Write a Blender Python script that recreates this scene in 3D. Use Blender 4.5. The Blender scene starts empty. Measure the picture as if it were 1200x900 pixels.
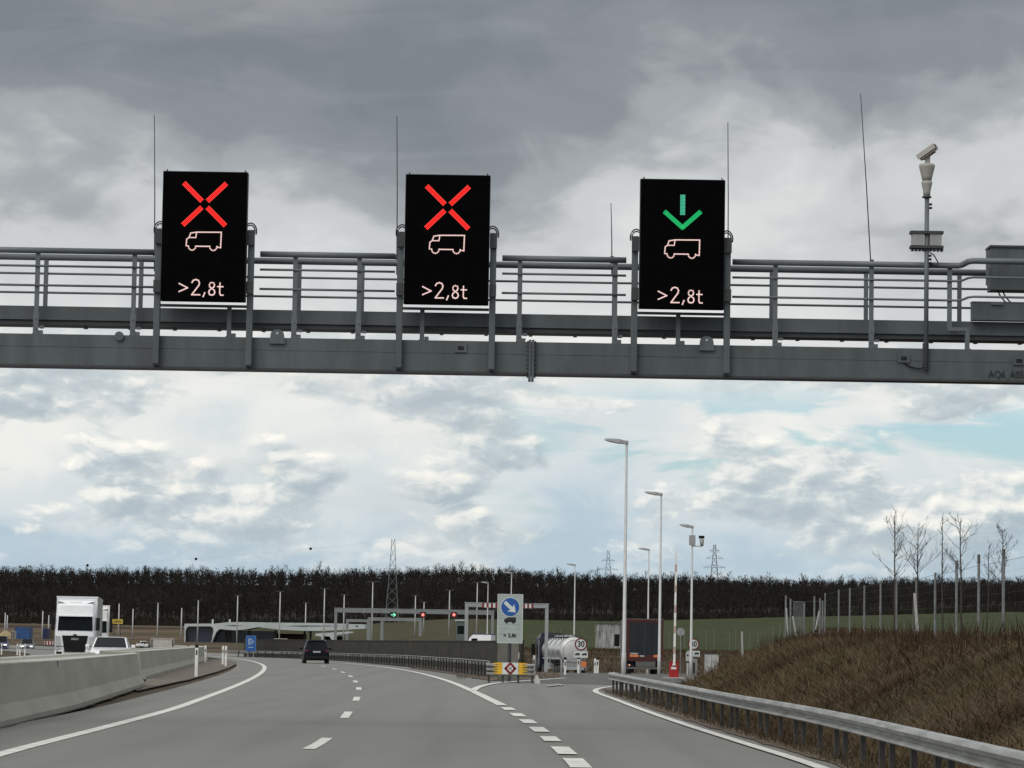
import bpy, math, random
import numpy as np
from mathutils import Matrix, Vector
from mathutils.geometry import tessellate_polygon
R = math.radians
PI = math.pi
random.seed(7)
scene = bpy.context.scene
C = scene.collection

# ------------------------------------------------------------------ camera
F, CX, CY = 3600.0, 600.0, 450.0            # focal length in photo pixels
CAMH, ROLL, HOR = 1.43, 0.0167, 757.0
PITCH = math.atan((HOR - CY) * math.cos(ROLL) / F)
fw = Vector((0, math.cos(PITCH), math.sin(PITCH)))
up0 = Vector((0, -math.sin(PITCH), math.cos(PITCH)))
rx0 = Vector((1, 0, 0))
cr, sr = math.cos(ROLL), math.sin(ROLL)
c_right = rx0 * cr + up0 * sr
c_up = rx0 * -sr + up0 * cr
cam = bpy.data.cameras.new('camera')
cam.sensor_width = 36.0
cam.lens = F * 36.0 / 1200.0
cam.clip_start = 0.1
cam.clip_end = 20000
camo = bpy.data.objects.new('camera', cam)
C.objects.link(camo)
M3 = Matrix((c_right, c_up, -fw)).transposed()
camo.matrix_world = Matrix.Translation((0, 0, CAMH)) @ M3.to_4x4()
scene.camera = camo

def ray(px, py):
    u, v = (px - CX) / F, -(py - CY) / F
    return c_right * u + c_up * v + fw
def P(px, py, Y):                            # point seen at (px, py), Y metres ahead
    d = ray(px, py)
    return Vector((0, 0, CAMH)) + d * (Y / d.y)
def G(px, py, z=0.0):                        # point of the level z seen at (px, py)
    d = ray(px, py)
    return Vector((0, 0, CAMH)) + d * ((z - CAMH) / d.z)
def hor(px): return HOR + (px - 600) * ROLL

# ------------------------------------------------------------------ render settings
scene.render.engine = 'CYCLES'
scene.cycles.use_denoising = True
scene.cycles.max_bounces = 5
scene.cycles.diffuse_bounces = 2
scene.cycles.glossy_bounces = 2
scene.cycles.transmission_bounces = 3
scene.cycles.transparent_max_bounces = 4
scene.cycles.use_adaptive_sampling = True
scene.view_settings.view_transform = 'Standard'
scene.view_settings.look = 'None'
scene.view_settings.exposure = 0.12
scene.view_settings.gamma = 1.0
scene.render.film_transparent = False

# ------------------------------------------------------------------ node helper
class NT:
    def __init__(s, tree): s.t = tree; s.n = tree.nodes; s.l = tree.links
    def new(s, t, **k):
        n = s.n.new(t)
        for a, b in k.items(): setattr(n, a, b)
        return n
    def put(s, sock, v):
        if isinstance(v, bpy.types.NodeSocket): s.l.new(v, sock)
        else: sock.default_value = v
    def m(s, op, a, b=None, c=None, clamp=False):
        n = s.new('ShaderNodeMath', operation=op, use_clamp=clamp)
        for i, v in enumerate((a, b, c)):
            if v is not None: s.put(n.inputs[i], v)
        return n.outputs[0]
    def mix(s, f, a, b):
        n = s.new('ShaderNodeMix', data_type='RGBA')
        s.put(n.inputs[0], f); s.put(n.inputs[6], a); s.put(n.inputs[7], b)
        return n.outputs[2]
    def comb(s, x, y, z=0.0):
        n = s.new('ShaderNodeCombineXYZ')
        for i, v in enumerate((x, y, z)): s.put(n.inputs[i], v)
        return n.outputs[0]
    def noise(s, vec, scale, detail=4, rough=0.5, dist=0.0, dims='3D'):
        n = s.new('ShaderNodeTexNoise', noise_dimensions=dims)
        s.put(n.inputs['Vector'], vec)
        n.inputs['Scale'].default_value = scale; n.inputs['Detail'].default_value = detail
        n.inputs['Roughness'].default_value = rough; n.inputs['Distortion'].default_value = dist
        return n.outputs[0]
    def sm(s, v, a, b):
        n = s.new('ShaderNodeMapRange', interpolation_type='SMOOTHSTEP')
        s.put(n.inputs[0], v); n.inputs[1].default_value = a; n.inputs[2].default_value = b
        n.inputs[3].default_value = 0; n.inputs[4].default_value = 1
        return n.outputs[0]
    def ramp(s, v, stops, mode='EASE'):
        n = s.new('ShaderNodeValToRGB'); cr = n.color_ramp; cr.interpolation = mode
        while len(cr.elements) > 1: cr.elements.remove(cr.elements[-1])
        for i, (p, c) in enumerate(stops):
            e = cr.elements[0] if i == 0 else cr.elements.new(p)
            e.position = p; e.color = (c[0], c[1], c[2], 1)
        s.put(n.inputs[0], v)
        return n.outputs[0]

# ------------------------------------------------------------------ sky and sun
SUN_EL, SUN_AZ = R(42), R(215)               # azimuth clockwise from +Y (the way we look)
world = bpy.data.worlds.new('World'); scene.world = world; world.use_nodes = True
world.cycles.sampling_method = 'MANUAL'; world.cycles.sample_map_resolution = 512
w = NT(world.node_tree); w.n.clear()
tc = w.new('ShaderNodeTexCoord')
sep = w.new('ShaderNodeSeparateXYZ'); w.l.new(tc.outputs['Generated'], sep.inputs[0])
az = w.m('MULTIPLY', w.m('ARCTAN2', sep.outputs[0], sep.outputs[1]), 57.2958)
el = w.m('MULTIPLY', w.m('ARCSINE', sep.outputs[2]), 57.2958)
v1 = w.comb(az, w.m('MULTIPLY', el, 1.7), 3.3)
nbig = w.noise(v1, 0.17, 5, 0.5, 0.0, dims='2D')
nmid = w.noise(v1, 0.5, 9, 0.55, 0.5, dims='2D')
e1 = w.m('ADD', el, w.m('MULTIPLY', w.m('SUBTRACT', nbig, 0.5), w.m('ADD', 4.5, w.m('MULTIPLY', w.sm(el, 6.0, 8.5), 4.0))))
e1 = w.m('ADD', e1, w.m('MULTIPLY', w.m('SUBTRACT', nmid, 0.5), 2.2))
hi = w.sm(el, 6.5, 9.0)
e1 = w.m('SUBTRACT', e1, w.m('MULTIPLY', w.m('MULTIPLY', w.m('SUBTRACT', az, 1.0), 0.10), hi))
base = w.ramp(w.m('DIVIDE', e1, 40.0), [
    (0.0, (.40, .51, .60)), (1.5/40, (.43, .54, .62)), (2.8/40, (.62, .675, .695)), (4.4/40, (.80, .805, .765)),
    (6.0/40, (.66, .675, .67)), (7.4/40, (.555, .575, .585)), (8.8/40, (.345, .37, .39)), (10.0/40, (.24, .262, .285)),
    (12.0/40, (.192, .214, .242)), (16.0/40, (.32, .33, .34)), (28.0/40, (.64, .65, .66)), (1.0, (.86, .87, .88))])
# heaps of cumulus low over the horizon: bright crowns, grey-blue bellies
def billow(da, de):
    a_ = w.m('SUBTRACT', az, da) if da else az
    e_ = w.m('ADD', el, de) if de else el
    v = w.comb(a_, w.m('MULTIPLY', e_, 2.0), 11.7)
    big = w.noise(v, 0.30, 3, 0.5, 0.0, dims='2D')
    wob = w.new('ShaderNodeTexNoise', noise_dimensions='2D'); w.l.new(v, wob.inputs['Vector']); wob.inputs['Scale'].default_value = 1.1; wob.inputs['Detail'].default_value = 4
    vv = w.new('ShaderNodeVectorMath', operation='MULTIPLY_ADD'); w.l.new(wob.outputs[1], vv.inputs[0]); vv.inputs[1].default_value = (1.0, 1.0, 0); w.l.new(v, vv.inputs[2])
    tot = big
    for sc_, am in ((0.5, .28), (1.25, .13), (3.2, .055)):
        vo = w.new('ShaderNodeTexVoronoi', feature='F1', voronoi_dimensions='2D'); w.l.new(vv.outputs[0], vo.inputs['Vector'])
        vo.inputs['Scale'].default_value = sc_
        tot = w.m('ADD', tot, w.m('MULTIPLY', w.m('SUBTRACT', 0.42, vo.outputs['Distance']), am))
    fine = w.noise(vv.outputs[0], 5.0, 6, 0.6, dims='2D')
    return w.m('ADD', tot, w.m('MULTIPLY', w.m('SUBTRACT', fine, 0.5), 0.10))
c0 = billow(0, 0); c1 = billow(.14, .17)
lit = w.m('ADD', 0.40, w.m('MULTIPLY', w.m('SUBTRACT', c0, c1), 3.4), clamp=True)
thick = w.sm(c0, 0.50, 0.72)
lit = w.m('SUBTRACT', lit, w.m('MULTIPLY', thick, 0.12), clamp=True)
ccol = w.ramp(lit, [(0.0, (.38, .455, .505)), (.35, (.50, .565, .595)), (.62, (.74, .76, .735)), (1.0, (.97, .935, .85))], 'LINEAR')
dens = w.m('MULTIPLY', w.sm(c0, 0.40, 0.56), w.m('MULTIPLY', w.sm(el, 0.9, 2.4), w.m('SUBTRACT', 1.0, w.sm(el, 4.4, 6.6))))
col = w.mix(w.m('MULTIPLY', dens, 0.88), base, ccol)
# soft grey streaks everywhere
st = w.noise(w.comb(w.m('MULTIPLY', az, 0.35), w.m('MULTIPLY', el, 2.2), 40.0), 0.5, 8, 0.55, 0.6, dims='2D')
stf = w.m('MULTIPLY', w.sm(st, 0.48, 0.72), 0.30)
col = w.mix(stf, col, w.mix(0.5, col, (.36, .40, .43, 1)))
# gaps of blue sky
sky = w.new('ShaderNodeTexSky', sky_type='NISHITA')
sky.sun_disc = False; sky.sun_elevation = SUN_EL; sky.sun_rotation = SUN_AZ
sky.altitude = 200; sky.air_density = 1.0; sky.dust_density = 1.5; sky.ozone_density = 1.0
b0 = w.noise(w.comb(w.m('MULTIPLY', az, 0.30), w.m('MULTIPLY', el, 1.5), 77.3), 0.75, 7, 0.5, 0.4, dims='2D')
bm = w.m('MULTIPLY', w.sm(b0, 0.47, 0.58), w.m('MULTIPLY', w.sm(el, 1.6, 2.6), w.m('SUBTRACT', 1.0, w.sm(el, 4.2, 5.2))))
bm = w.m('MULTIPLY', bm, w.m('MULTIPLY', w.sm(az, -2.0, 3.0), w.m('SUBTRACT', 1.0, w.sm(az, 14.0, 30.0))))
bm = w.m('MULTIPLY', bm, w.m('SUBTRACT', 1.0, w.m('MULTIPLY', w.sm(c0, 0.50, 0.60), 0.8)))
SKS = 0.1
vm = w.new('ShaderNodeVectorMath', operation='SCALE'); w.l.new(col, vm.inputs[0]); vm.inputs['Scale'].default_value = 1.0 / SKS
skyl = w.new('ShaderNodeVectorMath', operation='MULTIPLY'); w.l.new(sky.outputs[0], skyl.inputs[0]); skyl.inputs[1].default_value = (.82, 1.0, 1.10)
fin = w.mix(w.m('MULTIPLY', bm, 0.85), vm.outputs[0], skyl.outputs[0])
bg = w.new('ShaderNodeBackground'); bg.inputs[1].default_value = SKS
w.l.new(fin, bg.inputs[0])
wo = w.new('ShaderNodeOutputWorld'); w.l.new(bg.outputs[0], wo.inputs[0])

sl = bpy.data.lights.new('sun', 'SUN'); sl.energy = 1.25; sl.angle = R(40); sl.color = (1, .95, .87)
so = bpy.data.objects.new('sun', sl); C.objects.link(so)
sd = Vector((math.sin(SUN_AZ) * math.cos(SUN_EL), math.cos(SUN_AZ) * math.cos(SUN_EL), math.sin(SUN_EL)))
so.rotation_euler = sd.to_track_quat('Z', 'Y').to_euler()

# ------------------------------------------------------------------ materials
MATS = {}
def mat(name, col, rough=0.6, metal=0.0, var=0.12, scale=3.0, bump=0.0, spec=0.5, world=False, stretch=(1, 1, 1), col2=None, coat=0.0):
    if name in MATS: return MATS[name]
    m = bpy.data.materials.new(name); m.use_nodes = True
    t = NT(m.node_tree); b = t.n['Principled BSDF']
    tcn = t.new('ShaderNodeTexCoord')
    src = tcn.outputs['Object']
    if world: src = t.new('ShaderNodeNewGeometry').outputs['Position']
    mp = t.new('ShaderNodeMapping'); t.l.new(src, mp.inputs[0]); mp.inputs['Scale'].default_value = stretch
    n = t.noise(mp.outputs[0], scale, 6, 0.6, 0.2)
    lo = [c * (1 - var) for c in col]; hi = [min(1, c * (1 + var)) for c in (col2 or col)]
    cc = t.mix(t.sm(n, 0.3, 0.7), (*lo, 1), (*hi, 1))
    t.l.new(cc, b.inputs['Base Color'])
    b.inputs['Roughness'].default_value = rough; b.inputs['Metallic'].default_value = metal
    b.inputs['Specular IOR Level'].default_value = spec
    if coat: b.inputs['Coat Weight'].default_value = coat; b.inputs['Coat Roughness'].default_value = 0.08
    if bump:
        bp = t.new('ShaderNodeBump'); bp.inputs['Strength'].default_value = bump; bp.inputs['Distance'].default_value = 0.02
        t.l.new(t.noise(mp.outputs[0], scale * 12, 3), bp.inputs['Height']); t.l.new(bp.outputs[0], b.inputs['Normal'])
    MATS[name] = m
    return m
def emat(name, col, s=1.0):
    if name in MATS: return MATS[name]
    m = bpy.data.materials.new(name); m.use_nodes = True
    b = m.node_tree.nodes['Principled BSDF']
    b.inputs['Base Color'].default_value = (.004, .004, .004, 1); b.inputs['Specular IOR Level'].default_value = 0
    b.inputs['Emission Color'].default_value = (*col, 1); b.inputs['Emission Strength'].default_value = s
    MATS[name] = m
    return m
def attr_mat(name, rough=0.9, var=0.35, scales=(0.6, 9.0), spec=0.2, bump=0.0):
    m = bpy.data.materials.new(name); m.use_nodes = True
    t = NT(m.node_tree); b = t.n['Principled BSDF']
    at = t.new('ShaderNodeAttribute', attribute_name='Col')
    pos = t.new('ShaderNodeNewGeometry').outputs['Position']
    n = t.m('ADD', t.m('MULTIPLY', t.noise(pos, scales[0], 5), 0.6), t.m('MULTIPLY', t.noise(pos, scales[1], 3), 0.4))
    k = t.m('ADD', 1 - var, t.m('MULTIPLY', t.sm(n, 0.3, 0.7), 2 * var))
    sc = t.new('ShaderNodeVectorMath', operation='SCALE'); t.l.new(at.outputs[0], sc.inputs[0]); t.l.new(k, sc.inputs['Scale'])
    t.l.new(sc.outputs[0], b.inputs['Base Color'])
    b.inputs['Roughness'].default_value = rough; b.inputs['Specular IOR Level'].default_value = spec
    if bump:
        bp = t.new('ShaderNodeBump'); bp.inputs['Strength'].default_value = bump; bp.inputs['Distance'].default_value = 0.05
        t.l.new(t.noise(pos, 14, 4), bp.inputs['Height']); t.l.new(bp.outputs[0], b.inputs['Normal'])
    return m

STEEL = mat('gantry_paint', (.074, .088, .094), .55, 0, .22, 1.1, stretch=(2.2, 1, .5))
STEEL_L = mat('gantry_rail_paint', (.105, .12, .13), .5, 0, .1, 2)
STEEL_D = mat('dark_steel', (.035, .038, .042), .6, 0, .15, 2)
GALV = mat('galvanised_steel', (.36, .37, .38), .45, .55, .18, 5)
RAILM = mat('weathered_rail_steel', (.27, .28, .27), .5, .3, .3, 4, stretch=(1, .3, 3))
POSTM = mat('rail_post_steel', (.052, .050, .046), .7, .2, .3, 6)
LAMPM = mat('lamp_pole_paint', (.46, .47, .47), .5, .1, .08, 2)
LAMPH = mat('lamp_head_paint', (.33, .33, .33), .5, .1, .1, 4)
CONC = mat('barrier_concrete', (.275, .268, .228), .9, 0, .07, .7, bump=.25, col2=(.292, .286, .248), stretch=(1, .35, 1.8))
CONC_LIT = mat('lit_concrete_edge', (.50, .50, .44), .9, 0, .15, 3)  # barrier concrete made lighter: light caught by the lips, painted in
CONCB = mat('pale_concrete', (.45, .44, .41), .9, 0, .15, 3, bump=.2)
BLACK = mat('black_plastic', (.009, .009, .010), .6, 0, .1, 5, spec=.2)
SIGNB = mat('sign_black', (.0025, .0025, .003), .9, 0, .2, 5, spec=.02)
RUBBER = mat('tyre_rubber', (.018, .018, .018), .85, 0, .2, 8)
GLASS = mat('dark_glass', (.006, .009, .011), .2, 0, .3, 1.5, spec=.09)
WHITEP = mat('white_vehicle_paint', (.78, .79, .81), .3, 0, .04, 2, coat=.5)
WHITE = mat('white_paint', (.75, .75, .72), .6, 0, .1, 4)
REFWHITE = mat('sign_white', (.60, .64, .62), .45, 0, .05, 3)
SIGNGREY = mat('sign_pale_grey', (.36, .41, .39), .5, 0, .08, 2)
BLUE = mat('sign_blue', (.012, .085, .33), .45, 0, .05, 3)
RED = mat('sign_red', (.12, .008, .012), .45, 0, .08, 3)
REDG = mat('gate_red', (.36, .012, .016), .45, 0, .1, 4)
YEL = mat('sign_yellow', (.70, .40, .02), .5, 0, .08, 3)
ORANGE = mat('placard_orange', (.65, .20, .06), .5, 0, .1, 3)
TXT = mat('sign_black_print', (.01, .01, .012), .6, 0, .05, 3)
CHROME = mat('polished_tank_steel', (.62, .62, .62), .30, .85, .08, 1.5)
ALU = mat('aluminium', (.55, .56, .57), .4, .7, .1, 3)
NAVY = mat('navy_paint', (.006, .008, .022), .4, 0, .1, 2, coat=.1)
DKBLUE = mat('dark_blue_tarpaulin', (.006, .011, .016), .7, 0, .25, 1.5)
REDT = mat('red_trailer_paint', (.052, .006, .006), .45, 0, .15, 2)
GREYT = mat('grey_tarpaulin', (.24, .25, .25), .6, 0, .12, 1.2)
CHASSIS = mat('chassis_black', (.012, .012, .013), .8, 0, .2, 4, spec=.2)
WALLM = mat('olive_wall_panel', (.020, .021, .015), .95, 0, .3, .5, stretch=(1, 1, 4), col2=(.025, .022, .016))
WALLE = mat('wall_end_panel', (.13, .13, .11), .9, 0, .2, 1)
WOOD = mat('weathered_wood', (.20, .18, .15), .9, 0, .3, 4, stretch=(6, 6, .6))
BARK = mat('dark_bark', (.045, .036, .03), .9, 0, .25, 8)
ROOFM = mat('pale_roof_metal', (.46, .50, .50), .5, .1, .08, .3)
BLUEC = mat('blue_container_paint', (.02, .075, .22), .6, 0, .15, .6)
EM_RED = emat('red_led', (1, .008, .010), .78)
EM_REDD = emat('red_led_dot', (1, .10, .08), 1.15)
EM_WHITE = emat('white_led', (1, .58, .52), .42)
EM_WHITED = emat('white_led_dot', (1, .76, .72), 1.0)
EM_GREEN = emat('green_led', (.005, .26, .07), 1.0)
EM_GREEND = emat('green_led_dot', (.03, .62, .20), 1.0)
EM_CYAN = emat('cyan_led_dot', (.16, .75, .62), .85)
EM_TAIL = emat('tail_lamp', (1, .10, .06), 1.2)
EM_HEAD = emat('head_lamp', (1, .97, .92), 2.2)

def asphalt(name, a, b):
    m = bpy.data.materials.new(name); m.use_nodes = True
    t = NT(m.node_tree); bs = t.n['Principled BSDF']
    pos = t.new('ShaderNodeNewGeometry').outputs['Position']
    mp = t.new('ShaderNodeMapping'); t.l.new(pos, mp.inputs[0]); mp.inputs['Scale'].default_value = (1.1, .035, 1)
    mp.inputs['Rotation'].default_value = (0, 0, R(3))
    n1 = t.noise(mp.outputs[0], 1.0, 4)
    n2 = t.noise(pos, 0.35, 5)
    n3 = t.noise(pos, 38.0, 3, .7)
    k = t.m('ADD', t.m('MULTIPLY', n1, .52), t.m('ADD', t.m('MULTIPLY', n2, .12), t.m('MULTIPLY', n3, .48)))
    c = t.mix(t.sm(k, .38, .62), (*a, 1), (*b, 1))
    t.l.new(c, bs.inputs['Base Color']); bs.inputs['Roughness'].default_value = .85
    bs.inputs['Specular IOR Level'].default_value = .22
    bp = t.new('ShaderNodeBump'); bp.inputs['Strength'].default_value = .35; bp.inputs['Distance'].default_value = .01
    t.l.new(n3, bp.inputs['Height']); t.l.new(bp.outputs[0], bs.inputs['Normal'])
    return m
ASPH = asphalt('worn_asphalt', (.146, .145, .136), (.184, .183, .172))
ASPHD = asphalt('dark_asphalt', (.075, .076, .074), (.105, .105, .10))
LINEM = mat('road_paint', (.58, .58, .54), .7, 0, .18, 2.5, world=True)
GRAVEL = mat('median_gravel', (.095, .080, .062), .95, 0, .4, 2.2, bump=.6, world=True, col2=(.125, .108, .085))
GORE = mat('gore_soil', (.070, .050, .033), .95, 0, .45, 2.6, bump=.6, world=True, col2=(.10, .075, .05))
DIRT = mat('kerb_dirt', (.062, .050, .038), .95, 0, .4, 3, bump=.6, world=True)

# ------------------------------------------------------------------ mesh builder
class MB:
    def __init__(s): s.v = []; s.f = []
    def add(s, vs, fs):
        o = len(s.v); s.v += [tuple(v) for v in vs]; s.f += [tuple(i + o for i in f) for f in fs]; return s
    def box(s, x0, x1, y0, y1, z0, z1):
        return s.add([(x0, y0, z0), (x1, y0, z0), (x1, y1, z0), (x0, y1, z0), (x0, y0, z1), (x1, y0, z1), (x1, y1, z1), (x0, y1, z1)],
                     [(0, 3, 2, 1), (4, 5, 6, 7), (0, 1, 5, 4), (1, 2, 6, 5), (2, 3, 7, 6), (3, 0, 4, 7)])
    def prism(s, poly, a, b, axis='y'):      # poly of (u, w) pairs extruded from a to b
        n = len(poly)
        def q(u, w_, t):
            return (u, t, w_) if axis == 'y' else ((t, u, w_) if axis == 'x' else (u, w_, t))
        vs = [q(u, w_, a) for u, w_ in poly] + [q(u, w_, b) for u, w_ in poly]
        fs = [tuple(range(n - 1, -1, -1)), tuple(range(n, 2 * n))] + [(i, (i + 1) % n, n + (i + 1) % n, n + i) for i in range(n)]
        return s.add(vs, fs)
    def tube(s, pts, r, n=8, cap=True):
        pts = [Vector(p) for p in pts]; rs = r if isinstance(r, (list, tuple)) else [r] * len(pts)
        vs = []; fs = []
        for i, p in enumerate(pts):
            d = (pts[min(i + 1, len(pts) - 1)] - pts[max(i - 1, 0)]).normalized()
            a = Vector((0, 0, 1)) if abs(d.z) < .9 else Vector((1, 0, 0))
            e1 = d.cross(a).normalized(); e2 = d.cross(e1)
            for k in range(n):
                t = 2 * PI * k / n + PI / n
                vs.append(p + (e1 * math.cos(t) + e2 * math.sin(t)) * rs[i])
        for i in range(len(pts) - 1):
            for k in range(n):
                fs.append((i * n + k, i * n + (k + 1) % n, (i + 1) * n + (k + 1) % n, (i + 1) * n + k))
        if cap: fs += [tuple(range(n - 1, -1, -1)), tuple(range((len(pts) - 1) * n, len(pts) * n))]
        return s.add(vs, fs)
    def lathe(s, prof, c=(0, 0, 0), axis='z', n=20, sx=1.0):     # prof of (radius, along)
        vs = []; fs = []
        for r, t in prof:
            for k in range(n):
                a = 2 * PI * k / n
                u, w_ = r * math.cos(a) * sx, r * math.sin(a)
                q = (u, w_, t) if axis == 'z' else ((u, t, w_) if axis == 'y' else (t, u, w_))
                vs.append((q[0] + c[0], q[1] + c[1], q[2] + c[2]))
        m = len(prof)
        for i in range(m - 1):
            for k in range(n): fs.append((i * n + k, i * n + (k + 1) % n, (i + 1) * n + (k + 1) % n, (i + 1) * n + k))
        fs += [tuple(range(n - 1, -1, -1)), tuple(range((m - 1) * n, m * n))]
        return s.add(vs, fs)
    def loft(s, secs, cap=True):             # secs: equal-length closed loops
        n = len(secs[0]); vs = [p for q in secs for p in q]; fs = []
        for i in range(len(secs) - 1):
            for k in range(n): fs.append((i * n + k, i * n + (k + 1) % n, (i + 1) * n + (k + 1) % n, (i + 1) * n + k))
        if cap: fs += [tuple(range(n - 1, -1, -1)), tuple(range((len(secs) - 1) * n, len(secs) * n))]
        return s.add(vs, fs)
    def plate(s, quad, t):                   # four corners, thickened along their normal
        q = [Vector(p) for p in quad]; nn = (q[1] - q[0]).cross(q[-1] - q[0]).normalized() * t
        n = len(q)
        return s.add(q + [p + nn for p in q], [tuple(range(n - 1, -1, -1)), tuple(range(n, 2 * n))] + [(i, (i + 1) % n, n + (i + 1) % n, n + i) for i in range(n)])
    def mesh(s, name, m, smooth=False):
        me = bpy.data.meshes.new(name); me.from_pydata(s.v, [], s.f); me.update()
        ms = m if isinstance(m, (list, tuple)) else [m]
        for q in ms: me.materials.append(q)
        if smooth: me.polygons.foreach_set('use_smooth', [True] * len(me.polygons))
        return me

def link(name, me, parent=None):
    o = bpy.data.objects.new(name, me); C.objects.link(o)
    if parent: o.parent = parent
    return o
def part(name, mb, m, parent, smooth=False, bevel=0, label=None):
    o = link(name, mb.mesh(name, m, smooth), parent)
    if bevel:
        b = o.modifiers.new('bevel', 'BEVEL'); b.width = bevel; b.segments = 2; b.limit_method = 'ANGLE'
    if smooth == 'auto':
        me = o.data
        try: me.set_sharp_from_angle(angle=R(40))
        except Exception: pass
    if label: o['label'] = label
    return o
def tag(o, label, cat, group=None, kind=None):
    if label: o['label'] = label
    if cat: o['category'] = cat
    if group: o['group'] = group
    if kind: o['kind'] = kind
    return o
def thing(name, label, cat, loc=(0, 0, 0), rz=0.0, group=None):
    o = bpy.data.objects.new(name, None); C.objects.link(o); o.empty_display_size = .3
    o.location = loc; o.rotation_euler = (0, 0, rz)
    return tag(o, label, cat, group)
def dup(o, label=None, loc=None, rz=None, parent=None):
    c = o.copy(); C.objects.link(c)
    if parent: c.parent = parent
    if loc is not None: c.location = loc
    if rz is not None: c.rotation_euler = (0, 0, rz)
    if label: c['label'] = label
    for ch in list(o.children): dup(ch, parent=c)
    return c
def structure(name, mb, m, smooth=False):
    o = link(name, mb.mesh(name, m, smooth)); o['kind'] = 'structure'; return o
def text_mb(s, size, cx, cz, y, depth=.004, align='CENTER', bold=.02, sx=1.0):
    cu = bpy.data.curves.new('lettering', 'FONT'); cu.body = s; cu.size = size; cu.align_x = align; cu.align_y = 'CENTER'; cu.extrude = depth; cu.offset = bold * size
    o = bpy.data.objects.new('lettering', cu); C.objects.link(o)
    dg = bpy.context.evaluated_depsgraph_get(); me = bpy.data.meshes.new_from_object(o.evaluated_get(dg))
    vs = [(v.co.x * sx + cx, y - v.co.z, v.co.y + cz) for v in me.vertices]
    mb = MB().add(vs, [tuple(p.vertices) for p in me.polygons])
    bpy.data.objects.remove(o); bpy.data.curves.remove(cu); bpy.data.meshes.remove(me)
    return mb
def arc(cx, cz, r, a0, a1, n=16): return [(cx + r * math.cos(a0 + (a1 - a0) * i / n), cz + r * math.sin(a0 + (a1 - a0) * i / n)) for i in range(n + 1)]

# ------------------------------------------------------------------ terrain
def sst(a, b, v):
    t = np.clip((np.asarray(v, float) - a) / (b - a), 0, 1); return t * t * (3 - 2 * t)
def toe(Y): return 5.6 + 0.125 * np.clip(np.asarray(Y, float) - 105, 0, 215)
def H(x, Y):
    x = np.asarray(x, float); Y = np.asarray(Y, float)
    wood = np.interp(Y, [0, 890, 1000, 1190, 1300, 7000], [0, 0, 6.0, 16.8, 16.8, 18]) * (1 + .05 * np.sin(x * .021 + 1.3) * np.sin(x * .0083 + Y * .004)) * (1 - .36 * sst(-.02, .13, x / np.maximum(Y, 30)))
    kp = x / np.maximum(Y, 30.0)
    pr = 1.62 + .0094 * np.clip(Y - 115, 0, 790); pm = 1.2 + .0155 * np.clip(Y - 380, 0, 525)
    wp = np.where(Y > 240, sst(.078, .105, kp), 1.0); wp = np.where((Y > 200) & (Y <= 240), wp * 0 + (1 - (Y - 200) / 40.0) + (Y - 200) / 40.0 * sst(.078, .105, kp), wp)
    plat = pr * wp + pm * (1 - wp) + sst(420, 900, Y) * (np.clip((kp - .035) * 36, 0, 4.6) + wp * .15)
    left = np.interp(Y, [-100, 420, 640, 720, 905, 7000], [0, 0, 1.2, 1.6, 6.0, 6.0]) + sst(700, 900, Y) * 1.3 * sst(-.09, -.04, x / np.maximum(Y, 30))
    dip = -.0108 * np.clip(Y - 170, 0, 120) * sst(-2.5, 3.5, x) * (1 - sst(306, 380, Y))
    s = np.maximum((x - toe(Y)) / 4.2, (Y - 318) / 60.0)
    ramp = sst(-.12, 1.0, s)
    right = dip + ramp * (plat - dip)
    k = x / np.maximum(Y, 30.0)
    wgt = np.where(Y < 250, sst(-3, 2, x), sst(-.055, -.015, k))
    near = sst(300, 360, Y)
    wgt = (1 - near) * sst(-3.5, 3.0, x) + near * sst(-.055, -.012, k)
    return left * (1 - wgt) + right * wgt + wood
def hz(x, Y): return float(H(x, Y))

ys = np.concatenate([np.arange(-60, 16, 6.), np.arange(16, 260, 1.5), np.arange(260, 470, 4.), np.arange(470, 1320, 10.), [1400, 1700, 2300, 3500, 6500]])
xp = list(np.arange(0, 40, 1.0)); d = 1.2
while xp[-1] < 3500: xp.append(xp[-1] + d); d *= 1.12
xs = np.array([-v for v in xp[:0:-1]] + xp)
XX, YY = np.meshgrid(xs, ys)
ZZ = H(XX, YY) - .06
rng = np.random.default_rng(3)
def fbm(x, y, sc, seed, oc=4):
    r = np.random.default_rng(seed); out = np.zeros_like(x, dtype=float); a = 1.0; tot = 0
    for o in range(oc):
        for q in range(3):
            th = r.uniform(0, 2 * PI); ph = r.uniform(0, 2 * PI)
            out += a * np.sin((x * np.cos(th) + y * np.sin(th)) * sc * 2 * PI * r.uniform(.7, 1.3) + ph) / 3
        tot += a; a *= .55; sc *= 2.1
    return out / tot
emb = sst(-.1, .3, (XX - toe(YY)) / 4.2) * (YY < 400)
ZZ += emb * .16 * fbm(XX, YY, .22, 5)
brown = np.array((.066, .048, .030)); green = np.array((.036, .046, .016)); olive = np.array((.052, .050, .026))
soil = np.array((.105, .075, .048)); woodf = np.array((.022, .019, .016)); verge = np.array((.07, .058, .04))
colr = np.zeros(XX.shape + (3,)) + verge
kk = XX / np.maximum(YY, 30)
def paint(mask, c): 
    global colr
    colr = colr * (1 - mask[..., None]) + np.asarray(c) * mask[..., None]
paint(sst(0, .6, (XX - toe(YY)) / 4.2 + .0 * YY), brown)
paint(sst(330, 345, YY), brown)
fieldm = np.maximum(sst(372, 384, YY + 3 * fbm(XX, YY, .05, 8)), sst(9.5, 11.5, XX - toe(YY)))
paint(fieldm, green)
midm = (YY > 360) * sst(.0, -.012, kk) * sst(-.085, -.06, kk)
paint(midm, olive)
leftm = (YY > 330) * (1 - sst(-.10, -.075, kk))
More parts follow.
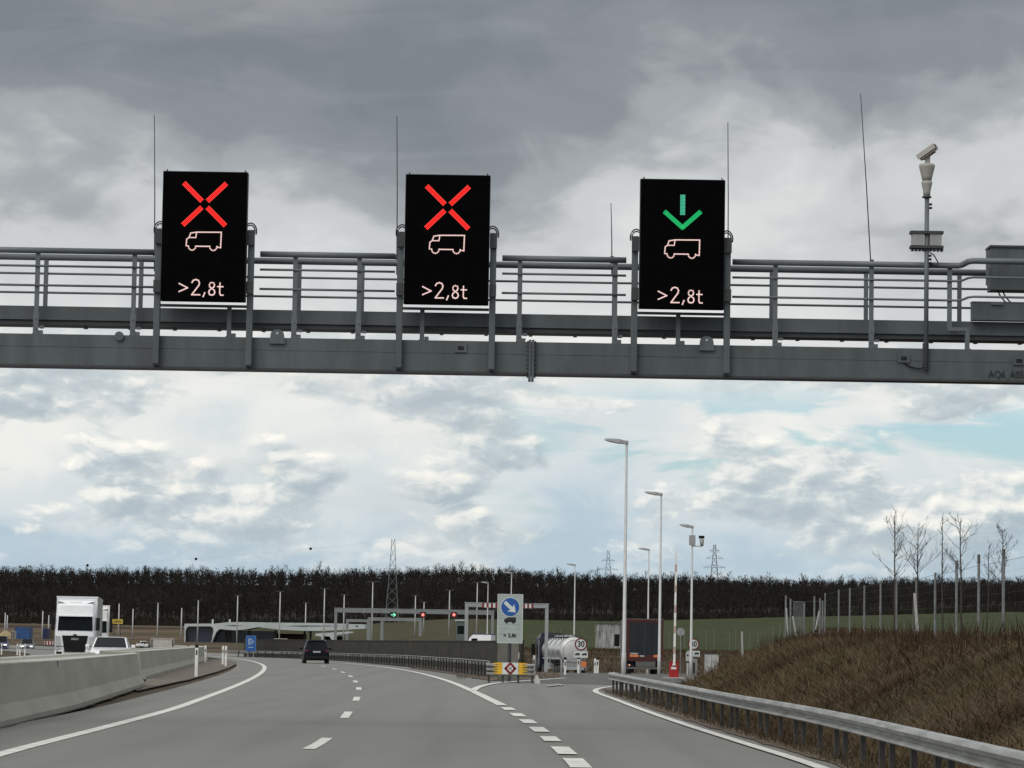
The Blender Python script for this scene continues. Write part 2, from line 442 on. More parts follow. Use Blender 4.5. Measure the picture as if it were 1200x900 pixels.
band = .5 + .5 * np.sin(YY * .055 + 2 * fbm(XX, YY, .004, 12))
paint(leftm, soil)
paint(leftm * sst(.72, .9, band), np.array((.04, .03, .022)))
paint(leftm * sst(.2, .05, band) * .7, olive)
paint(sst(880, 900, YY + 8 * fbm(XX, YY, .02, 9)), woodf)
nx, ny = len(xs), len(ys)
mb = MB(); mb.v = list(zip(XX.ravel().tolist(), YY.ravel().tolist(), ZZ.ravel().tolist()))
mb.f = [(j * nx + i, j * nx + i + 1, (j + 1) * nx + i + 1, (j + 1) * nx + i) for j in range(ny - 1) for i in range(nx - 1)]
def set_col(me, cols):
    a = me.color_attributes.new('Col', 'FLOAT_COLOR', 'POINT')
    rgba = np.ones((len(cols), 4), np.float32); rgba[:, :3] = cols
    a.data.foreach_set('color', rgba.ravel())
ground = structure('ground', mb, attr_mat('ground_soil', .95, .35, (.15, 3.0), .1, .4), True)
set_col(ground.data, colr.reshape(-1, 3))

# ------------------------------------------------------------------ road curves on the ground
def curve(pts, step=1.0):                    # smooth polyline through ground points, resampled
    p = np.array([(q[0], q[1]) for q in pts], float)
    d = np.concatenate([[0], np.cumsum(np.hypot(*np.diff(p, axis=0).T))])
    n = max(2, int(d[-1] / step)); t = np.linspace(0, d[-1], n + 1)
    m = np.gradient(p, d, axis=0)
    i = np.clip(np.searchsorted(d, t, side='right') - 1, 0, len(d) - 2)
    hh = (d[i + 1] - d[i])[:, None]; s = ((t - d[i])[:, None]) / hh
    return ((2*s**3 - 3*s**2 + 1) * p[i] + (s**3 - 2*s**2 + s) * hh * m[i] + (-2*s**3 + 3*s**2) * p[i+1] + (s**3 - s**2) * hh * m[i+1])
def offset(c, d):
    t = np.gradient(c, axis=0); t /= np.hypot(t[:, 0], t[:, 1])[:, None]
    return c + np.stack([t[:, 1], -t[:, 0]], 1) * d          # + is to the right of the direction of travel
def ribbon(a, b, z, mb=None, cols=1):
    mb = mb or MB(); n = len(a); o = len(mb.v)
    for i in range(n):
        for k in range(cols + 1):
            q = a[i] * (1 - k / cols) + b[i] * k / cols
            mb.v.append((q[0], q[1], hz(q[0], q[1]) + (z if np.isscalar(z) else float(z[i]))))
    for i in range(n - 1):
        for k in range(cols):
            s = o + i * (cols + 1) + k
            mb.f.append((s, s + 1, s + cols + 2, s + cols + 1))
    return mb
def gp(lst): return [tuple(G(*q)[:2]) for q in lst]

left_pts = gp([(0, 884), (120, 853), (200, 831.5), (240, 817.5), (287, 799), (303, 790.5), (309, 785), (308.5, 780), (299, 776), (285, 773), (262, 770.3)])
left_pts = [(-4.2, -20), (-4.75, 5), (-5.4, 22)] + left_pts
e0, e1_ = np.array(left_pts[-2]), np.array(left_pts[-1]); dd = (e1_ - e0) / np.linalg.norm(e1_ - e0)
ang = math.atan2(dd[1], dd[0]); pt = e1_.copy()
for i in range(9):
    ang += .035; pt = pt + np.array((math.cos(ang), math.sin(ang))) * 25; left_pts.append(tuple(pt))
LEFT = curve(left_pts)
# main carriageway
ROADW = 9.2
rl = offset(LEFT, -1.6); rr = offset(LEFT, 12.4); rr[:, 0] = np.where(rr[:, 1] < 108, np.minimum(rr[:, 0], 4.55), rr[:, 0])
structure('carriageway', ribbon(rl, rr, 0.0, cols=6), ASPH)
# opposite carriageway
structure('opposite_carriageway', ribbon(offset(LEFT, -17), offset(LEFT, -4.3), 0.004, cols=4), ASPH)
# exit road apron, drops away to the right
ex_l = curve([(-1.5, 62), (-.6, 90), (.2, 110), (1.0, 130), (2.0, 160), (2.2, 200), (1.5, 250), (-1.5, 312)])
ex_r = curve([(4.6, 62), (5.0, 90), (5.3, 110), (7.4, 130), (10.4, 160), (14.3, 200), (19.0, 250), (24.5, 312)])
n = min(len(ex_l), len(ex_r))
ii = np.linspace(0, len(ex_l) - 1, 140).astype(int); jj = np.linspace(0, len(ex_r) - 1, 140).astype(int)
structure('exit_road', ribbon(ex_l[ii], ex_r[jj], np.interp(ex_l[ii][:, 1], [62, 84, 96, 400], [-.03, -.008, .006, .006]), cols=10), ASPH)
dk_l = curve([(-.2, 121), (1.6, 160), (2.0, 200), (1.4, 250), (-1.4, 310)]); dk_r = curve([(6.0, 117), (10.1, 160), (14.0, 200), (18.6, 250), (24.0, 310)])
ii = np.linspace(0, len(dk_l) - 1, 120).astype(int); jj = np.linspace(0, len(dk_r) - 1, 120).astype(int)
structure('exit_road_resurfaced', ribbon(dk_l[ii], dk_r[jj], 0.014, cols=10), ASPHD)
structure('edge_line', ribbon(offset(LEFT, -.10), offset(LEFT, .12), .008), LINEM)
# lane dashes, 6 m and a gap of 12 m
lane_pts = [(-3.05, -20), (-2.95, 10), (-2.85, 28)] + gp([(374, 871.5), (406, 838), (418, 818.5), (420.3, 806), (416, 798), (409, 791.5), (399.5, 787), (388, 783), (374, 780)])
LANE = curve(lane_pts, .5)
ds = np.concatenate([[0], np.cumsum(np.hypot(*np.diff(LANE, axis=0).T))])
s0 = ds[np.argmin(np.abs(LANE[:, 1] - G(374, 871.5).y))] - 3.0
mb = MB(); s = s0 - 36
while s < ds[-1] - 2:
    sel = (ds >= s) & (ds <= s + 6)
    if s > 0 and sel.sum() > 2: ribbon(offset(LANE, -.085)[sel], offset(LANE, .085)[sel], .008, mb)
    s += 18
structure('lane_line', mb, LINEM)
# exit blocks and the solid line they run into
blk = gp([(676.7, 895.7), (660, 880), (645, 866.7), (631.7, 855.7), (619, 846.3), (606.7, 838.3), (596, 831.3), (588.7, 827.3), (570, 818), (553.3, 810), (516.7, 795.7), (483, 787.3), (456.7, 783), (433, 780.2), (405, 777.6)])
BLK = curve([(.75, 5), (.78, 20)] + blk, .5)
mb = MB(); mbs = MB()
bo, bi = offset(BLK, -.13), offset(BLK, .13)
ysb = [G(*q).y for q in [(676.7, 895.7), (660, 880), (645, 866.7), (631.7, 855.7), (619, 846.3), (606.7, 838.3), (596, 831.3)]]
for yc in [ysb[0] - 18.0, ysb[0] - 12.0, ysb[0] - 6.0] + ysb:
    sel = np.abs(BLK[:, 1] - yc) < 1.65
    ribbon(bo[sel], bi[sel], .016, mb)
structure('exit_block_line', mb, LINEM)
sel = BLK[:, 1] > G(588.7, 827.3).y
ribbon(bo[sel], bi[sel], .016, mbs)
nose = curve(gp([(553, 810.5), (563, 805), (583, 801), (610, 798.7), (633, 797), (662, 794.9)]), .5)
ribbon(offset(nose, -.12), offset(nose, .12), .022, mbs)
structure('nose_line', mbs, LINEM)
rl_pts = [(3.3, 5), (3.45, 20)] + gp([(953, 898), (871, 871.8), (800, 849), (750, 831.5), (720, 820), (705, 814.5), (698, 811), (701, 807.8), (713, 805.6), (735, 803.5)])
REDGE = curve(rl_pts, .5)
structure('right_edge_line', ribbon(offset(REDGE, -.09), offset(REDGE, .09), .022), LINEM)
# worn arrow on the exit lane
ap = [(641, 804.6), (652, 803.2), (650, 802.2), (660, 803.0), (657, 804.9), (655, 804.2), (642, 805.6)]
def sheet(name, pxpts, z, m, jit=0.0):
    g = [tuple(G(*q)[:2]) for q in pxpts]
    tri = tessellate_polygon([[Vector((a, b, 0)) for a, b in g]])
    mb = MB(); mb.v = [(a, b, hz(a, b) + z) for a, b in g]; mb.f = [tuple(t) for t in tri]
    return structure(name, mb, m)
sheet('lane_arrow', ap, .04, mat('worn_road_paint', (.30, .30, .28), .8, 0, .25, 3, world=True))
# gravel island beside the far barrier, dirt in the gore, dirt along the barrier foot
isl = [(166, 808.5), (180, 805), (200, 800.5), (222, 796), (240, 791), (256, 786.5), (268, 782.5), (275.5, 778.5), (276, 776), (271, 774.2), (262, 773), (252, 772.5), (243, 774), (232, 777), (215, 781), (195, 787), (172, 796)]
sheet('median_gravel', isl, .010, GRAVEL)
sheet('gravel_rim', [(160, 810), (180, 805.6), (200, 801.1), (222, 796.6), (240, 791.5), (256, 787), (268, 782.9), (276.2, 778.7), (276.6, 775.8), (270, 773.9), (262, 772.8), (252, 774), (160, 806)], .005, DIRT)
sheet('gore_dirt', [(480, 783.2), (530, 790), (556, 795.2), (576, 798), (600, 797.3), (633, 795.6), (658, 793.4), (655, 789), (630, 786), (600, 784), (560, 783), (520, 781)], .026, GORE)

yv = np.arange(4, 108, 1.0); RAIL_X = ([4, 26, 42, 55, 69, 84, 97, 108], [4.9, 5.0, 5.1, 4.9, 4.7, 4.5, 4.2, 3.9])
xl_ = np.interp(yv, REDGE[:len(REDGE) - 40, 1], REDGE[:len(REDGE) - 40, 0]) + .32 + .05 * np.sin(yv * 1.7) * np.sin(yv * .43)
structure('verge', ribbon(np.stack([xl_, yv], 1), np.stack([np.interp(yv, RAIL_X[0], RAIL_X[1]), yv], 1), .014), GORE)
# ------------------------------------------------------------------ median barriers
def sweep(mb, c, prof, cap=True):            # prof of (offset right of the curve, z)
    secs = []
    t = np.gradient(c, axis=0); t /= np.hypot(t[:, 0], t[:, 1])[:, None]
    for (x, y), (tx, ty) in zip(c, t):
        secs.append([(x + ty * o, y - tx * o, z) for o, z in prof])
    return mb.loft(secs, cap)
def barrier(name, label, cpts, flare=0.0, w_=1.55):
    c = curve(cpts, 1.0)
    th = thing(name, label, 'concrete barrier', (0, 0, 0), group='concrete median barriers')
    prof = [(0, -.02), (0, .09), (-.17, .33), (-.27, .985), (-.30, 1.0), (-.40, 1.0), (-.44, .96), (-w_, .96), (-w_ - .04, 1.0), (-w_ - .14, 1.0), (-w_ - .17, .985), (-w_ - .27, .33), (-w_ - .44, .09), (-w_ - .44, -.02)]
    part('barrier_wall', sweep(MB(), c, prof), CONC, th)
    part('front_lip', sweep(MB(), c, [(-.265, .975), (-.262, 1.0), (-.29, 1.018), (-.41, 1.018), (-.43, .99)]), CONC_LIT, th)
    part('rear_lip', sweep(MB(), c, [(-w_ - .03, .99), (-w_ - .05, 1.018), (-w_ - .15, 1.018), (-w_ - .18, .985)]), CONC_LIT, th)
    return th, c
near_b = gp([(0, 852.5), (40, 842.5), (80, 833), (120, 820.5), (150, 810.5), (170, 803.5)])
th, bc = barrier('median_barrier', 'long grey concrete median barrier nearest the camera at lower left', [(-5.6, -15), (-6.4, 18)] + near_b)
pj = P(91.5, 781, 57.0)
# expansion joint and the broken end block
j = np.argmin(np.abs(bc[:, 1] - 62)); tx, ty = (bc[j + 1] - bc[j]) / np.linalg.norm(bc[j + 1] - bc[j])
mb = MB(); sweep(mb, np.array([bc[j], bc[j] + .14 * np.array((tx, ty))]), [(-.235, .62), (-.258, .985), (-.28, .985), (-.25, .62)])
part('joint_gap', mb, BLACK, th)
far_b = gp([(171, 795.5), (190, 789.5), (215, 782.5), (232, 777.3), (243, 773.2)])
barrier('median_barrier', 'farther concrete median barrier, set back behind the gravel island', far_b + [tuple(offset(LEFT, -3.2)[np.argmin(np.abs(LEFT[:, 1] - 262))])])
cm = offset(bc, .03); wob = np.array([.05 + .07 * abs(math.sin(i * .9) * math.sin(i * .37)) for i in range(len(cm))])
structure('barrier_foot_dirt', ribbon(offset(bc, -.02), bc + (offset(bc, 1) - bc) * wob[:, None], .006), DIRT)

# ------------------------------------------------------------------ guardrails
def guardrail(name, label, c, top, post_px=1.67, prof_scale=1.0, group='steel guardrails'):
    th = thing(name, label, 'guardrail', (0, 0, 0), group=group)
    def pr(z): return [(-.03, z - .02), (-.10, z), (-.15, z - .012), (-.19, z - .055), (-.155, z - .10), (-.10, z - .125), (-.10, z - .155), (-.165, z - .185), (-.185, z - .20), (-.165, z - .215), (-.10, z - .21), (-.08, z - .14), (-.13, z - .06)]
    zs = np.interp(c[:, 1], *top) if isinstance(top, tuple) else np.full(len(c), top)
    t = np.gradient(c, axis=0); t /= np.hypot(t[:, 0], t[:, 1])[:, None]
    secs = [[(x + ty * o, y - tx * o, hz(x, y) + z) for o, z in pr(zz)] for (x, y), (tx, ty), zz in zip(c, t, zs)]
    part('rail', MB().loft(secs), RAILM, th)
    ds = np.concatenate([[0], np.cumsum(np.hypot(*np.diff(c, axis=0).T))]); s = .4
    proto = None; k = 0
    while s < ds[-1]:
        i = int(np.argmin(np.abs(ds - s))); x, y = c[i]; tx, ty = t[i]
        if proto is None or abs(proto[1] - zs[i]) > .04:
            m = MB().prism([(-.06, -.03), (.06, -.03), (.06, -.02), (-.045, -.02), (-.045, .02), (.06, .02), (.06, .03), (-.06, .03)], -.3, zs[i] - .04, 'z')
            o = part('post', m, POSTM, th); proto = (o, zs[i])
        else:
            o = proto[0].copy(); C.objects.link(o)
        o.location = (x - ty * .02, y + tx * .02, hz(x, y)); o.rotation_euler = (0, 0, math.atan2(ty, tx))
        k += 1; s += post_px
        if k >= 98: break
    return th
RAIL1 = curve([(4.15, 6), (4.3, 25.8), (4.40, 41.6), (4.12, 55), (3.90, 69), (3.62, 84), (3.36, 97)])
# travel direction is away from us with the road on the left: the rail's face points left
gr1 = guardrail('guardrail', 'long steel guardrail along the foot of the weedy bank at right', RAIL1, .65)
mb = MB()
e = RAIL1[-1]
mb.lathe([(.02, .43), (.15, .44), (.16, .55), (.15, .65), (.02, .66)], (e[0] - .02, e[1] + .02, 0), n=14)
part('rounded_end', mb, RAILM, gr1, True)
r2 = gp([(569.5, 793.3), (551, 790.6), (533, 788), (498, 783.6), (470, 780.6), (440, 777.9), (400, 774.6), (352, 772.0), (300, 770.2), (262, 769.2)])
r2 = r2 + [tuple(offset(LEFT, 10.5)[k]) for k in (np.argmin(np.abs(LEFT[:, 1] - y)) for y in (320, 350))]
r2 = [q for i, q in enumerate(r2) if i == 0 or q[1] > r2[i - 1][1] + 1][:10]
RAIL2 = curve(r2, 1.0)
gr2 = guardrail('guardrail', 'guardrail running along the far bend in front of the dark wall', RAIL2[::-1], ([119, 200, 260, 400], [.75, .72, .60, .55]), 2.2)
structure('bend_verge', ribbon(offset(RAIL2, -.25), offset(RAIL2, 2.6), .034), mat('dark_verge', (.030, .025, .019), .95, 0, .4, 2, world=True))
# ------------------------------------------------------------------ dark wall behind the rail
c = offset(RAIL2, 2.2)[6:]
th = thing('noise_wall', 'low dark olive wall behind the guardrail on the far bend', 'wall')
z0 = MB(); 
tt = np.gradient(c, axis=0); tt /= np.hypot(tt[:, 0], tt[:, 1])[:, None]
secs = [[(x - ty * .07, y + tx * .07, -.3), (x + ty * .07, y - tx * .07, -.3), (x + ty * .07, y - tx * .07, 1.66), (x - ty * .07, y + tx * .07, 1.66)] for (x, y), (tx, ty) in zip(c, tt)]
part('wall_panels', MB().loft(secs), WALLM, th)
capm = MB(); sweep(capm, c, [(-.10, 1.64), (-.10, 1.70), (.10, 1.70), (.10, 1.64)]); part('coping', capm, mat('coping', (.026, .027, .021), .95), th)
k = 0
for i in range(4, len(c), 8):
    if k > 95: break
    x, y = c[i]; tx, ty = tt[i]
    a = math.atan2(ty, tx)
    if k == 0:
        proto = part('wall_post', MB().box(-.05, .05, -.082, .082, -.3, 1.635), mat('wall_post', (.019, .020, .015), .95), th); o = proto
    else:
        o = proto.copy(); C.objects.link(o)
    o.location = (x, y, 0); o.rotation_euler = (0, 0, a); k += 1
a0 = P(583, 770, 127); a1 = P(609, 770, 127)
part('end_panel', MB().box(a0.x, a1.x - .05, 127.2, 127.5, -.3, 1.55), WALLE, th)

# ------------------------------------------------------------------ the sign gantry
GY = 50.0
def gx(px, Y=GY, py=400): return P(px, py, Y).x
X0, X1 = -10.6, 11.8
gan = thing('sign_gantry', 'grey steel sign gantry spanning the whole carriageway', 'gantry', (0, 0, 0))
ZB0, ZB1 = 5.887, 6.388
mb = MB().prism([(GY, ZB0), (GY - .015, ZB0), (GY - .015, ZB0 + .035), (GY, ZB0 + .035), (GY, ZB0 + .285), (GY + .006, ZB0 + .29), (GY, ZB0 + .295), (GY, ZB1), (GY + .34, ZB1), (GY + .34, ZB0)], X0, X1, 'x')
part('front_beam', mb, STEEL, gan)
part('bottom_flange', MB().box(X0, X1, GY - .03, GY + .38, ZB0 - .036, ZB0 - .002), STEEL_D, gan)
part('rear_beam', MB().box(X0, X1, GY + 1.25, GY + 1.6, 6.04, ZB1 - .05), STEEL, gan)
mb = MB().box(X0, X1, GY + .42, GY + 1.62, 6.655, 6.70)
for i in range(30): 
    x = X0 + .4 + i * .75
    if x < X1: mb.box(x - .03, x + .03, GY + .48, GY + 1.6, 6.635, 6.653)
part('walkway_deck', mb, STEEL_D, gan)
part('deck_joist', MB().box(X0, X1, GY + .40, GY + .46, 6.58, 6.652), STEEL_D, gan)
DUCT = gx(1141)
part('kick_plate', MB().box(X0, X1, GY + .36, GY + .40, 6.66, 6.885), STEEL, gan)
mb = MB()
for i in range(19): 
    x = X0 + .5 + i * 1.2
    mb.box(x - .05, x + .05, GY + .34, GY + 1.25, ZB0 + .18, ZB0 + .30)
part('cross_beams', mb, STEEL, gan)
fposts = [40, 154, 343.5, 419, 608, 720.5, 909, 1022]
px_all = fposts
proto = None
xs_posts = [gx(p) for p in fposts] + [gx(40) - 1.58, gx(40) - 3.1 + .3]
for x in xs_posts:
    if proto is None:
        mb = MB().box(-.036, .036, .02, .075, 6.34, 7.74).box(-.045, .045, .012, .018, 6.36, 6.75).box(-.05, .05, -.022, .015, 6.27, 6.41)
        for z in (6.48, 6.66): mb.lathe([(.018, .0), (.018, .012)], (0, 0, z), 'y', 8)
        mb.box(.04, .11, .02, .10, 6.40, 6.46).box(.06, .13, .02, .08, 6.50, 6.54)
        proto = part('railing_post', mb, STEEL_L, gan); o = proto
        rp = part('rear_railing_post', MB().box(-.034, .034, -.03, .03, 6.70, 7.74), STEEL_L, gan); q = rp
    else:
        o = proto.copy(); C.objects.link(o); q = rp.copy(); C.objects.link(q)
    o.location = (x, GY + .10, 0); q.location = (x + .01, GY + 1.0, 0)
# stubs under the signs
proto = None
for p in (267, 494, 795):
    if proto is None:
        proto = part('support_stub', MB().box(-.036, .036, .02, .075, 6.34, 6.90).box(-.05, .05, -.022, .015, 6.27, 6.41).box(.04, .11, .02, .10, 6.40, 6.46), STEEL_L, gan); o = proto
    else:
        o = proto.copy(); C.objects.link(o)
    o.location = (gx(p), GY + .10, 0)
# jogged post by the cabinet
xa, xb = gx(1114), gx(1135)
mb = MB().box(xa - .036, xa + .036, GY + .12, GY + .18, 6.762, 7.76).box(xa - .036, xb + .036, GY + .12, GY + .18, 6.92 - .22, 6.98 - .22).box(xb - .036, xb + .036, GY + .12, GY + .18, 6.34, 6.698).box(xb - .05, xb + .05, GY + .078, GY + .118, 6.27, 6.41)
part('jogged_railing_post', mb, STEEL_L, gan)
o = rp.copy(); C.objects.link(o); o.location = (gx(1124, GY + 1), GY + 1.0, 0)
# rails: front ones stop at the signs, rear ones run through
segs = [(X0, gx(177)), (gx(302), gx(461)), (gx(587), gx(733)), (gx(858), gx(1124))]
mbt = MB(); mbm = MB()
for i, (a, b) in enumerate(segs):
    last = i == 3
    pts = [(a, GY + .11, 7.775), (b, GY + .11, 7.775)]
    if last: pts += [(b + .06, GY + .08, 7.79), (b + .14, GY + .0, 7.83), (b + .22, GY - .04, 7.84), (X1, GY - .04, 7.84)]
    part('front_handrail', MB().tube(pts, .05, 12), STEEL_L, gan, True)
    for z in (7.52, 7.20):
        q = [(a, GY + .11, z), (b, GY + .11, z)]
        if last: q += [(b + .06, GY + .08, z + .01), (b + .14, GY + .0, z + .04), (b + .22, GY - .04, z + .05), (X1, GY - .04, z + .05)]
        part('front_mid_rail', MB().tube(q, .02, 8), STEEL_L, gan, True)
part('rear_handrail', MB().tube([(X0, GY + 1.0, 7.775), (X1, GY + 1.0, 7.775)], .055, 12), STEEL_L, gan, True)
for z in (7.50, 7.18): part('rear_mid_rail', MB().tube([(X0, GY + 1.0, z), (X1, GY + 1.0, z)], .02, 8), STEEL_L, gan, True)
# lugs, splice, sockets, code lettering
for p, (py) in ((325, 395), (828, 403)):
    x = gx(p); q = P(p, py + 8, GY).z
    outer = [(x - .13, q), (x + .13, q)] + [(x + .11 * math.cos(t), q + .15 + .085 * math.sin(t)) for t in np.linspace(0.2, PI - .2, 12)]
    mb = MB().prism(outer, GY - .05, GY - .018)
    o = part('lifting_lug', mb, STEEL, gan)
    part('lug_hole_disc', MB().lathe([(.022, -.005), (.022, .0)], (x, GY - .052, q + .17), 'y', 10), mat('painted_sky_tone', (.4, .42, .42), .8), o)  # pale disc painted as bright sky showing through the lug
x = gx(623)
mb = MB().box(x - .045, x - .004, GY - .07, GY + .4, ZB0 - .12, ZB1 + .03).box(x + .004, x + .045, GY - .07, GY + .4, ZB0 - .12, ZB1 + .03)
o = part('splice_flange', mb, STEEL, gan)
mb = MB()
for z in np.linspace(ZB0 - .08, ZB1, 9): mb.lathe([(.014, .047), (.014, .075)], (x, GY - .04, float(z)), 'x', 6).lathe([(.014, -.075), (.014, -.047)], (x, GY - .04, float(z)), 'x', 6)
part('flange_bolts', mb, STEEL_D, o)
for p, py in ((540, 408), (1059, 420), (1194, 423)):
    c_ = P(p, py, GY)
    o = part('socket_plate', MB().box(c_.x - .10, c_.x + .10, GY - .026, GY - .0165, c_.z - .07, c_.z + .07), STEEL, gan)
    mb = MB()
    for k in range(3): mb.box(c_.x - .045 + k * .033, c_.x - .02 + k * .033, GY - .034, GY - .028, c_.z - .03, c_.z + .03)
    part('socket_holes', mb, BLACK, o)
c_ = P(140, 394, GY)
mb = MB().lathe([(.075, 0), (.075, .03), (.045, .03), (.045, .005)], (c_.x, GY - .05, c_.z), 'y', 16); part('ring_bracket', mb, STEEL, gan)
c_ = P(1158, 439, GY)
part('code_lettering', text_mb('AQ6_A05', .175, c_.x, c_.z, GY - .0205, .001, 'LEFT', .0, .80), TXT, gan)
# legs beyond the edges of the picture
for x in (X0 - .0, X1):
    mb = MB().box(x - .25, x + .25, GY - .05, GY + .45, -.1 if x < 0 else hz(x, GY) - .3, 6.5).box(x - .25, x + .25, GY + 1.15, GY + 1.65, -.1, 6.45).box(x - .5, x + .5, GY - .3, GY + 1.9, -.3, .12 if x < 0 else hz(x, GY) + .2)
    part('gantry_leg', mb, STEEL, gan)

# control cabinet and cable duct on the walkway at the right
cab = thing('control_cabinet', 'dark grey control cabinet on the gantry walkway at the right edge', 'cabinet', (gx(1161, GY + .3), GY + .25, P(1180, 340, GY + .3).z))
part('housing', MB().box(0, 2.2, 0, .45, 0, .70), STEEL, cab)
part('lid', MB().box(-.03, 2.23, -.03, .48, .70, .735), STEEL_D, cab)
part('hinge_strip', MB().box(-.075, -.035, .05, .12, .08, .66), STEEL_L, cab)
for k, x in enumerate((.12, .20, .85, .95)):
    part('cable', MB().tube([(x, .1, .0), (x + .03, .08, -.08), (x + .10, .08, -.17), (x + .18, .08, -.24)], .012, 6), BLACK, cab)
du = thing('cable_duct', 'long steel cable duct box on the gantry deck below the cabinet', 'duct box', (gx(1141), GY + .14, 6.89))
part('duct_body', MB().box(0, 2.8, 0, .22, 0, .29), STEEL, du)
part('duct_top', MB().box(-.01, 2.82, -.01, .23, .292, .305), STEEL_L, du)
mb = MB()
for k in range(3): mb.box(.3 + k * .8, .5 + k * .8, -.03, -.012, .25, .29)
part('clip', mb, STEEL_L, du)

# ------------------------------------------------------------------ the three lane signs
def stroke(mb, pts, wd, y, closed=False, dep=.004):  # flat strokes of width wd in the sign's plane
    n = len(pts)
    for i in range(n if closed else n - 1):
        a = Vector(pts[i]); b = Vector(pts[(i + 1) % n]); d_ = (b - a)
        if d_.length < 1e-6: continue
        d_.normalize(); nn = Vector((-d_.y, d_.x)) * wd / 2; e = d_ * wd * .35
        q = [a - e + nn, b + e + nn, b + e - nn, a - e - nn]
        mb.prism([(p.x, p.y) for p in q], y, y - dep)
    return mb
def dots(mb, pts, r, y):
    for x, z in pts:
        mb.add([(x - r, y, z), (x, y, z - r), (x + r, y, z), (x, y, z + r)], [(0, 1, 2, 3)])
    return mb
def along(pts, step, closed=False):
    out = []; n = len(pts)
    for i in range(n if closed else n - 1):
        a = Vector(pts[i]); b = Vector(pts[(i + 1) % n]); k = max(1, round((b - a).length / step))
        out += [tuple(a.lerp(b, t / k)) for t in range(k)]
    if not closed: out.append(tuple(pts[-1]))
    return out
SW, SH = 1.365, 2.11
def lane_sign(px, py_top, label, kind):
    Y = GY - .32
    q = P(px, py_top, Y)
    th = thing('lane_signal', label, 'traffic sign', (q.x, Y, q.z - SH), group='lane signals on the gantry')
    hw = SW / 2
    part('housing', MB().box(-hw, hw, 0, .24, 0, SH), SIGNB, th)
    part('bezel', MB().box(-hw - .008, hw + .008, .04, .2, SH + .001, SH + .014).box(-hw - .012, -hw - .001, .04, .2, 0, SH).box(hw + .001, hw + .012, .04, .2, 0, SH), STEEL_D, th)
    part('eye_bolt', MB().tube([(-hw + .05, .1, SH + .01), (-hw + .05, .1, SH + .05)], .012, 6).tube([(hw - .04, .1, SH + .01), (hw - .04, .1, SH + .05)], .012, 6), STEEL_D, th)
    s = 1 / 72.3; y = -.003
    def L(dx, dy): return (dx * s, SH - dy * s)       # pixel offsets from the sign's top centre
    if kind == 'cross':
        for sx in (-1, 1):
            for sy in (-1, 1):
                a, b = L(sx * 4.6, 38.5 + sy * 5.0), L(sx * 23.8, 38.5 + sy * 23.8)
                bar = part('cross_arm', stroke(MB(), [a, b], .076, y), EM_RED, th); dd_ = MB()
                A, B = Vector(a), Vector(b); d_ = (B - A).normalized(); nn = Vector((-d_.y, d_.x)); A -= d_ * .02; B += d_ * .02
                for o in (-.034, -.0115, .0115, .034): dots(dd_, along([A + nn * o, B + nn * o], .023), .0085 if abs(o) > .02 else .0062, y - .006)
                part('arm_lamps', dd_, EM_REDD, bar)
    else:
        v = MB(); dd_ = MB(); cy = MB()
        pl, pc, pr = L(-20.5, 39), L(0, 57), L(20.5, 38.5)
        for a, b in ((pl, pc), (pc, pr)):
            A, B = Vector(a), Vector(b); d_ = (B - A).normalized(); nn = Vector((-d_.y, d_.x))
            for o in (-.03, -.01, .01, .03):
                dots(dd_, along([A + nn * o, B + nn * o], .023), .009, y - .006)
            stroke(v, [a, b], .07, y)
        for o in (-2.4, -.8, .8, 2.4):
            dots(cy, along([L(o, 18.5), L(o, 41.5)], .023), .009, y - .006)
        stroke(v, [L(0, 20), L(0, 40)], .072, y)
        part('arrow_symbol', v, EM_GREEN, th, label='green lit downward arrow')
        part('arrow_lamps', dd_, EM_GREEND, th); part('stem_lamps', cy, EM_CYAN, th)
    vz = 71.5
    o_ = lambda x, y_: L(x - 20.5, vz + y_)
    wheel = lambda cx: [o_(cx + 4.3 * math.cos(t), 17 + 4.8 * math.sin(t)) for t in np.linspace(PI, 0, 7)]
    path = [o_(41, 0), o_(12, .3), o_(5, 1.5), o_(3.3, 6.5), o_(.4, 9), o_(0, 16.5), o_(2, 17)] + wheel(7) + [o_(12, 17), o_(27, 17)] + wheel(32) + [o_(37, 17.8), o_(40.6, 18.3)]
    v = MB(); stroke(v, path, .022, y, True); stroke(v, [o_(4, 6.8), o_(11, 6.8), o_(12, .8)], .02, y)
    dw = MB(); dots(dw, along(path, .024, True), .0115, y - .006); dots(dw, along([o_(4, 6.8), o_(11, 6.8), o_(12, .8)], .024), .0105, y - .006)
    part('van_symbol', v, EM_WHITE, th, label='white lit outline of a van'); part('van_lamps', dw, EM_WHITED, th)
    t = MB(); bz = 128
    T = lambda x, y_: L(x, bz + y_)
    dt = MB()
    def stroke_t(t, pts, wd, y, closed=False):
        stroke(t, pts, wd, y, closed); dots(dt, along(pts, .022, closed), .0118, y - .006)
    stroke_t(t, [T(-27.5, 5), T(-17.5, 10), T(-27.5, 14.5)], .023, y)
    stroke_t(t, [T(-12.5, 3.5), T(-11, 1), T(-8, 0), T(-5, 1), T(-3.7, 4), T(-4.5, 7), T(-12.5, 18), T(-3, 18)], .025, y)
    stroke_t(t, [T(2.8, 15.5), T(1, 20)], .025, y)
    stroke_t(t, [T(11, 10.2), T(8.4, 8.3), T(8, 6), T(9, 3.9), T(11, 3.2), T(13.2, 3.9), T(14, 6), T(13.3, 8.5), T(11, 10.2), T(13.8, 12.3), T(14.6, 14.8), T(13.5, 17.3), T(11, 18.2), T(8.5, 17.4), T(7.5, 14.8), T(8.3, 12.3)], .023, y, True)
    stroke_t(t, [T(20.5, 3.8), T(20.3, 15.5), T(21.4, 18), T(24.3, 18)], .023, y); stroke_t(t, [T(17.8, 8), T(24, 8)], .022, y)
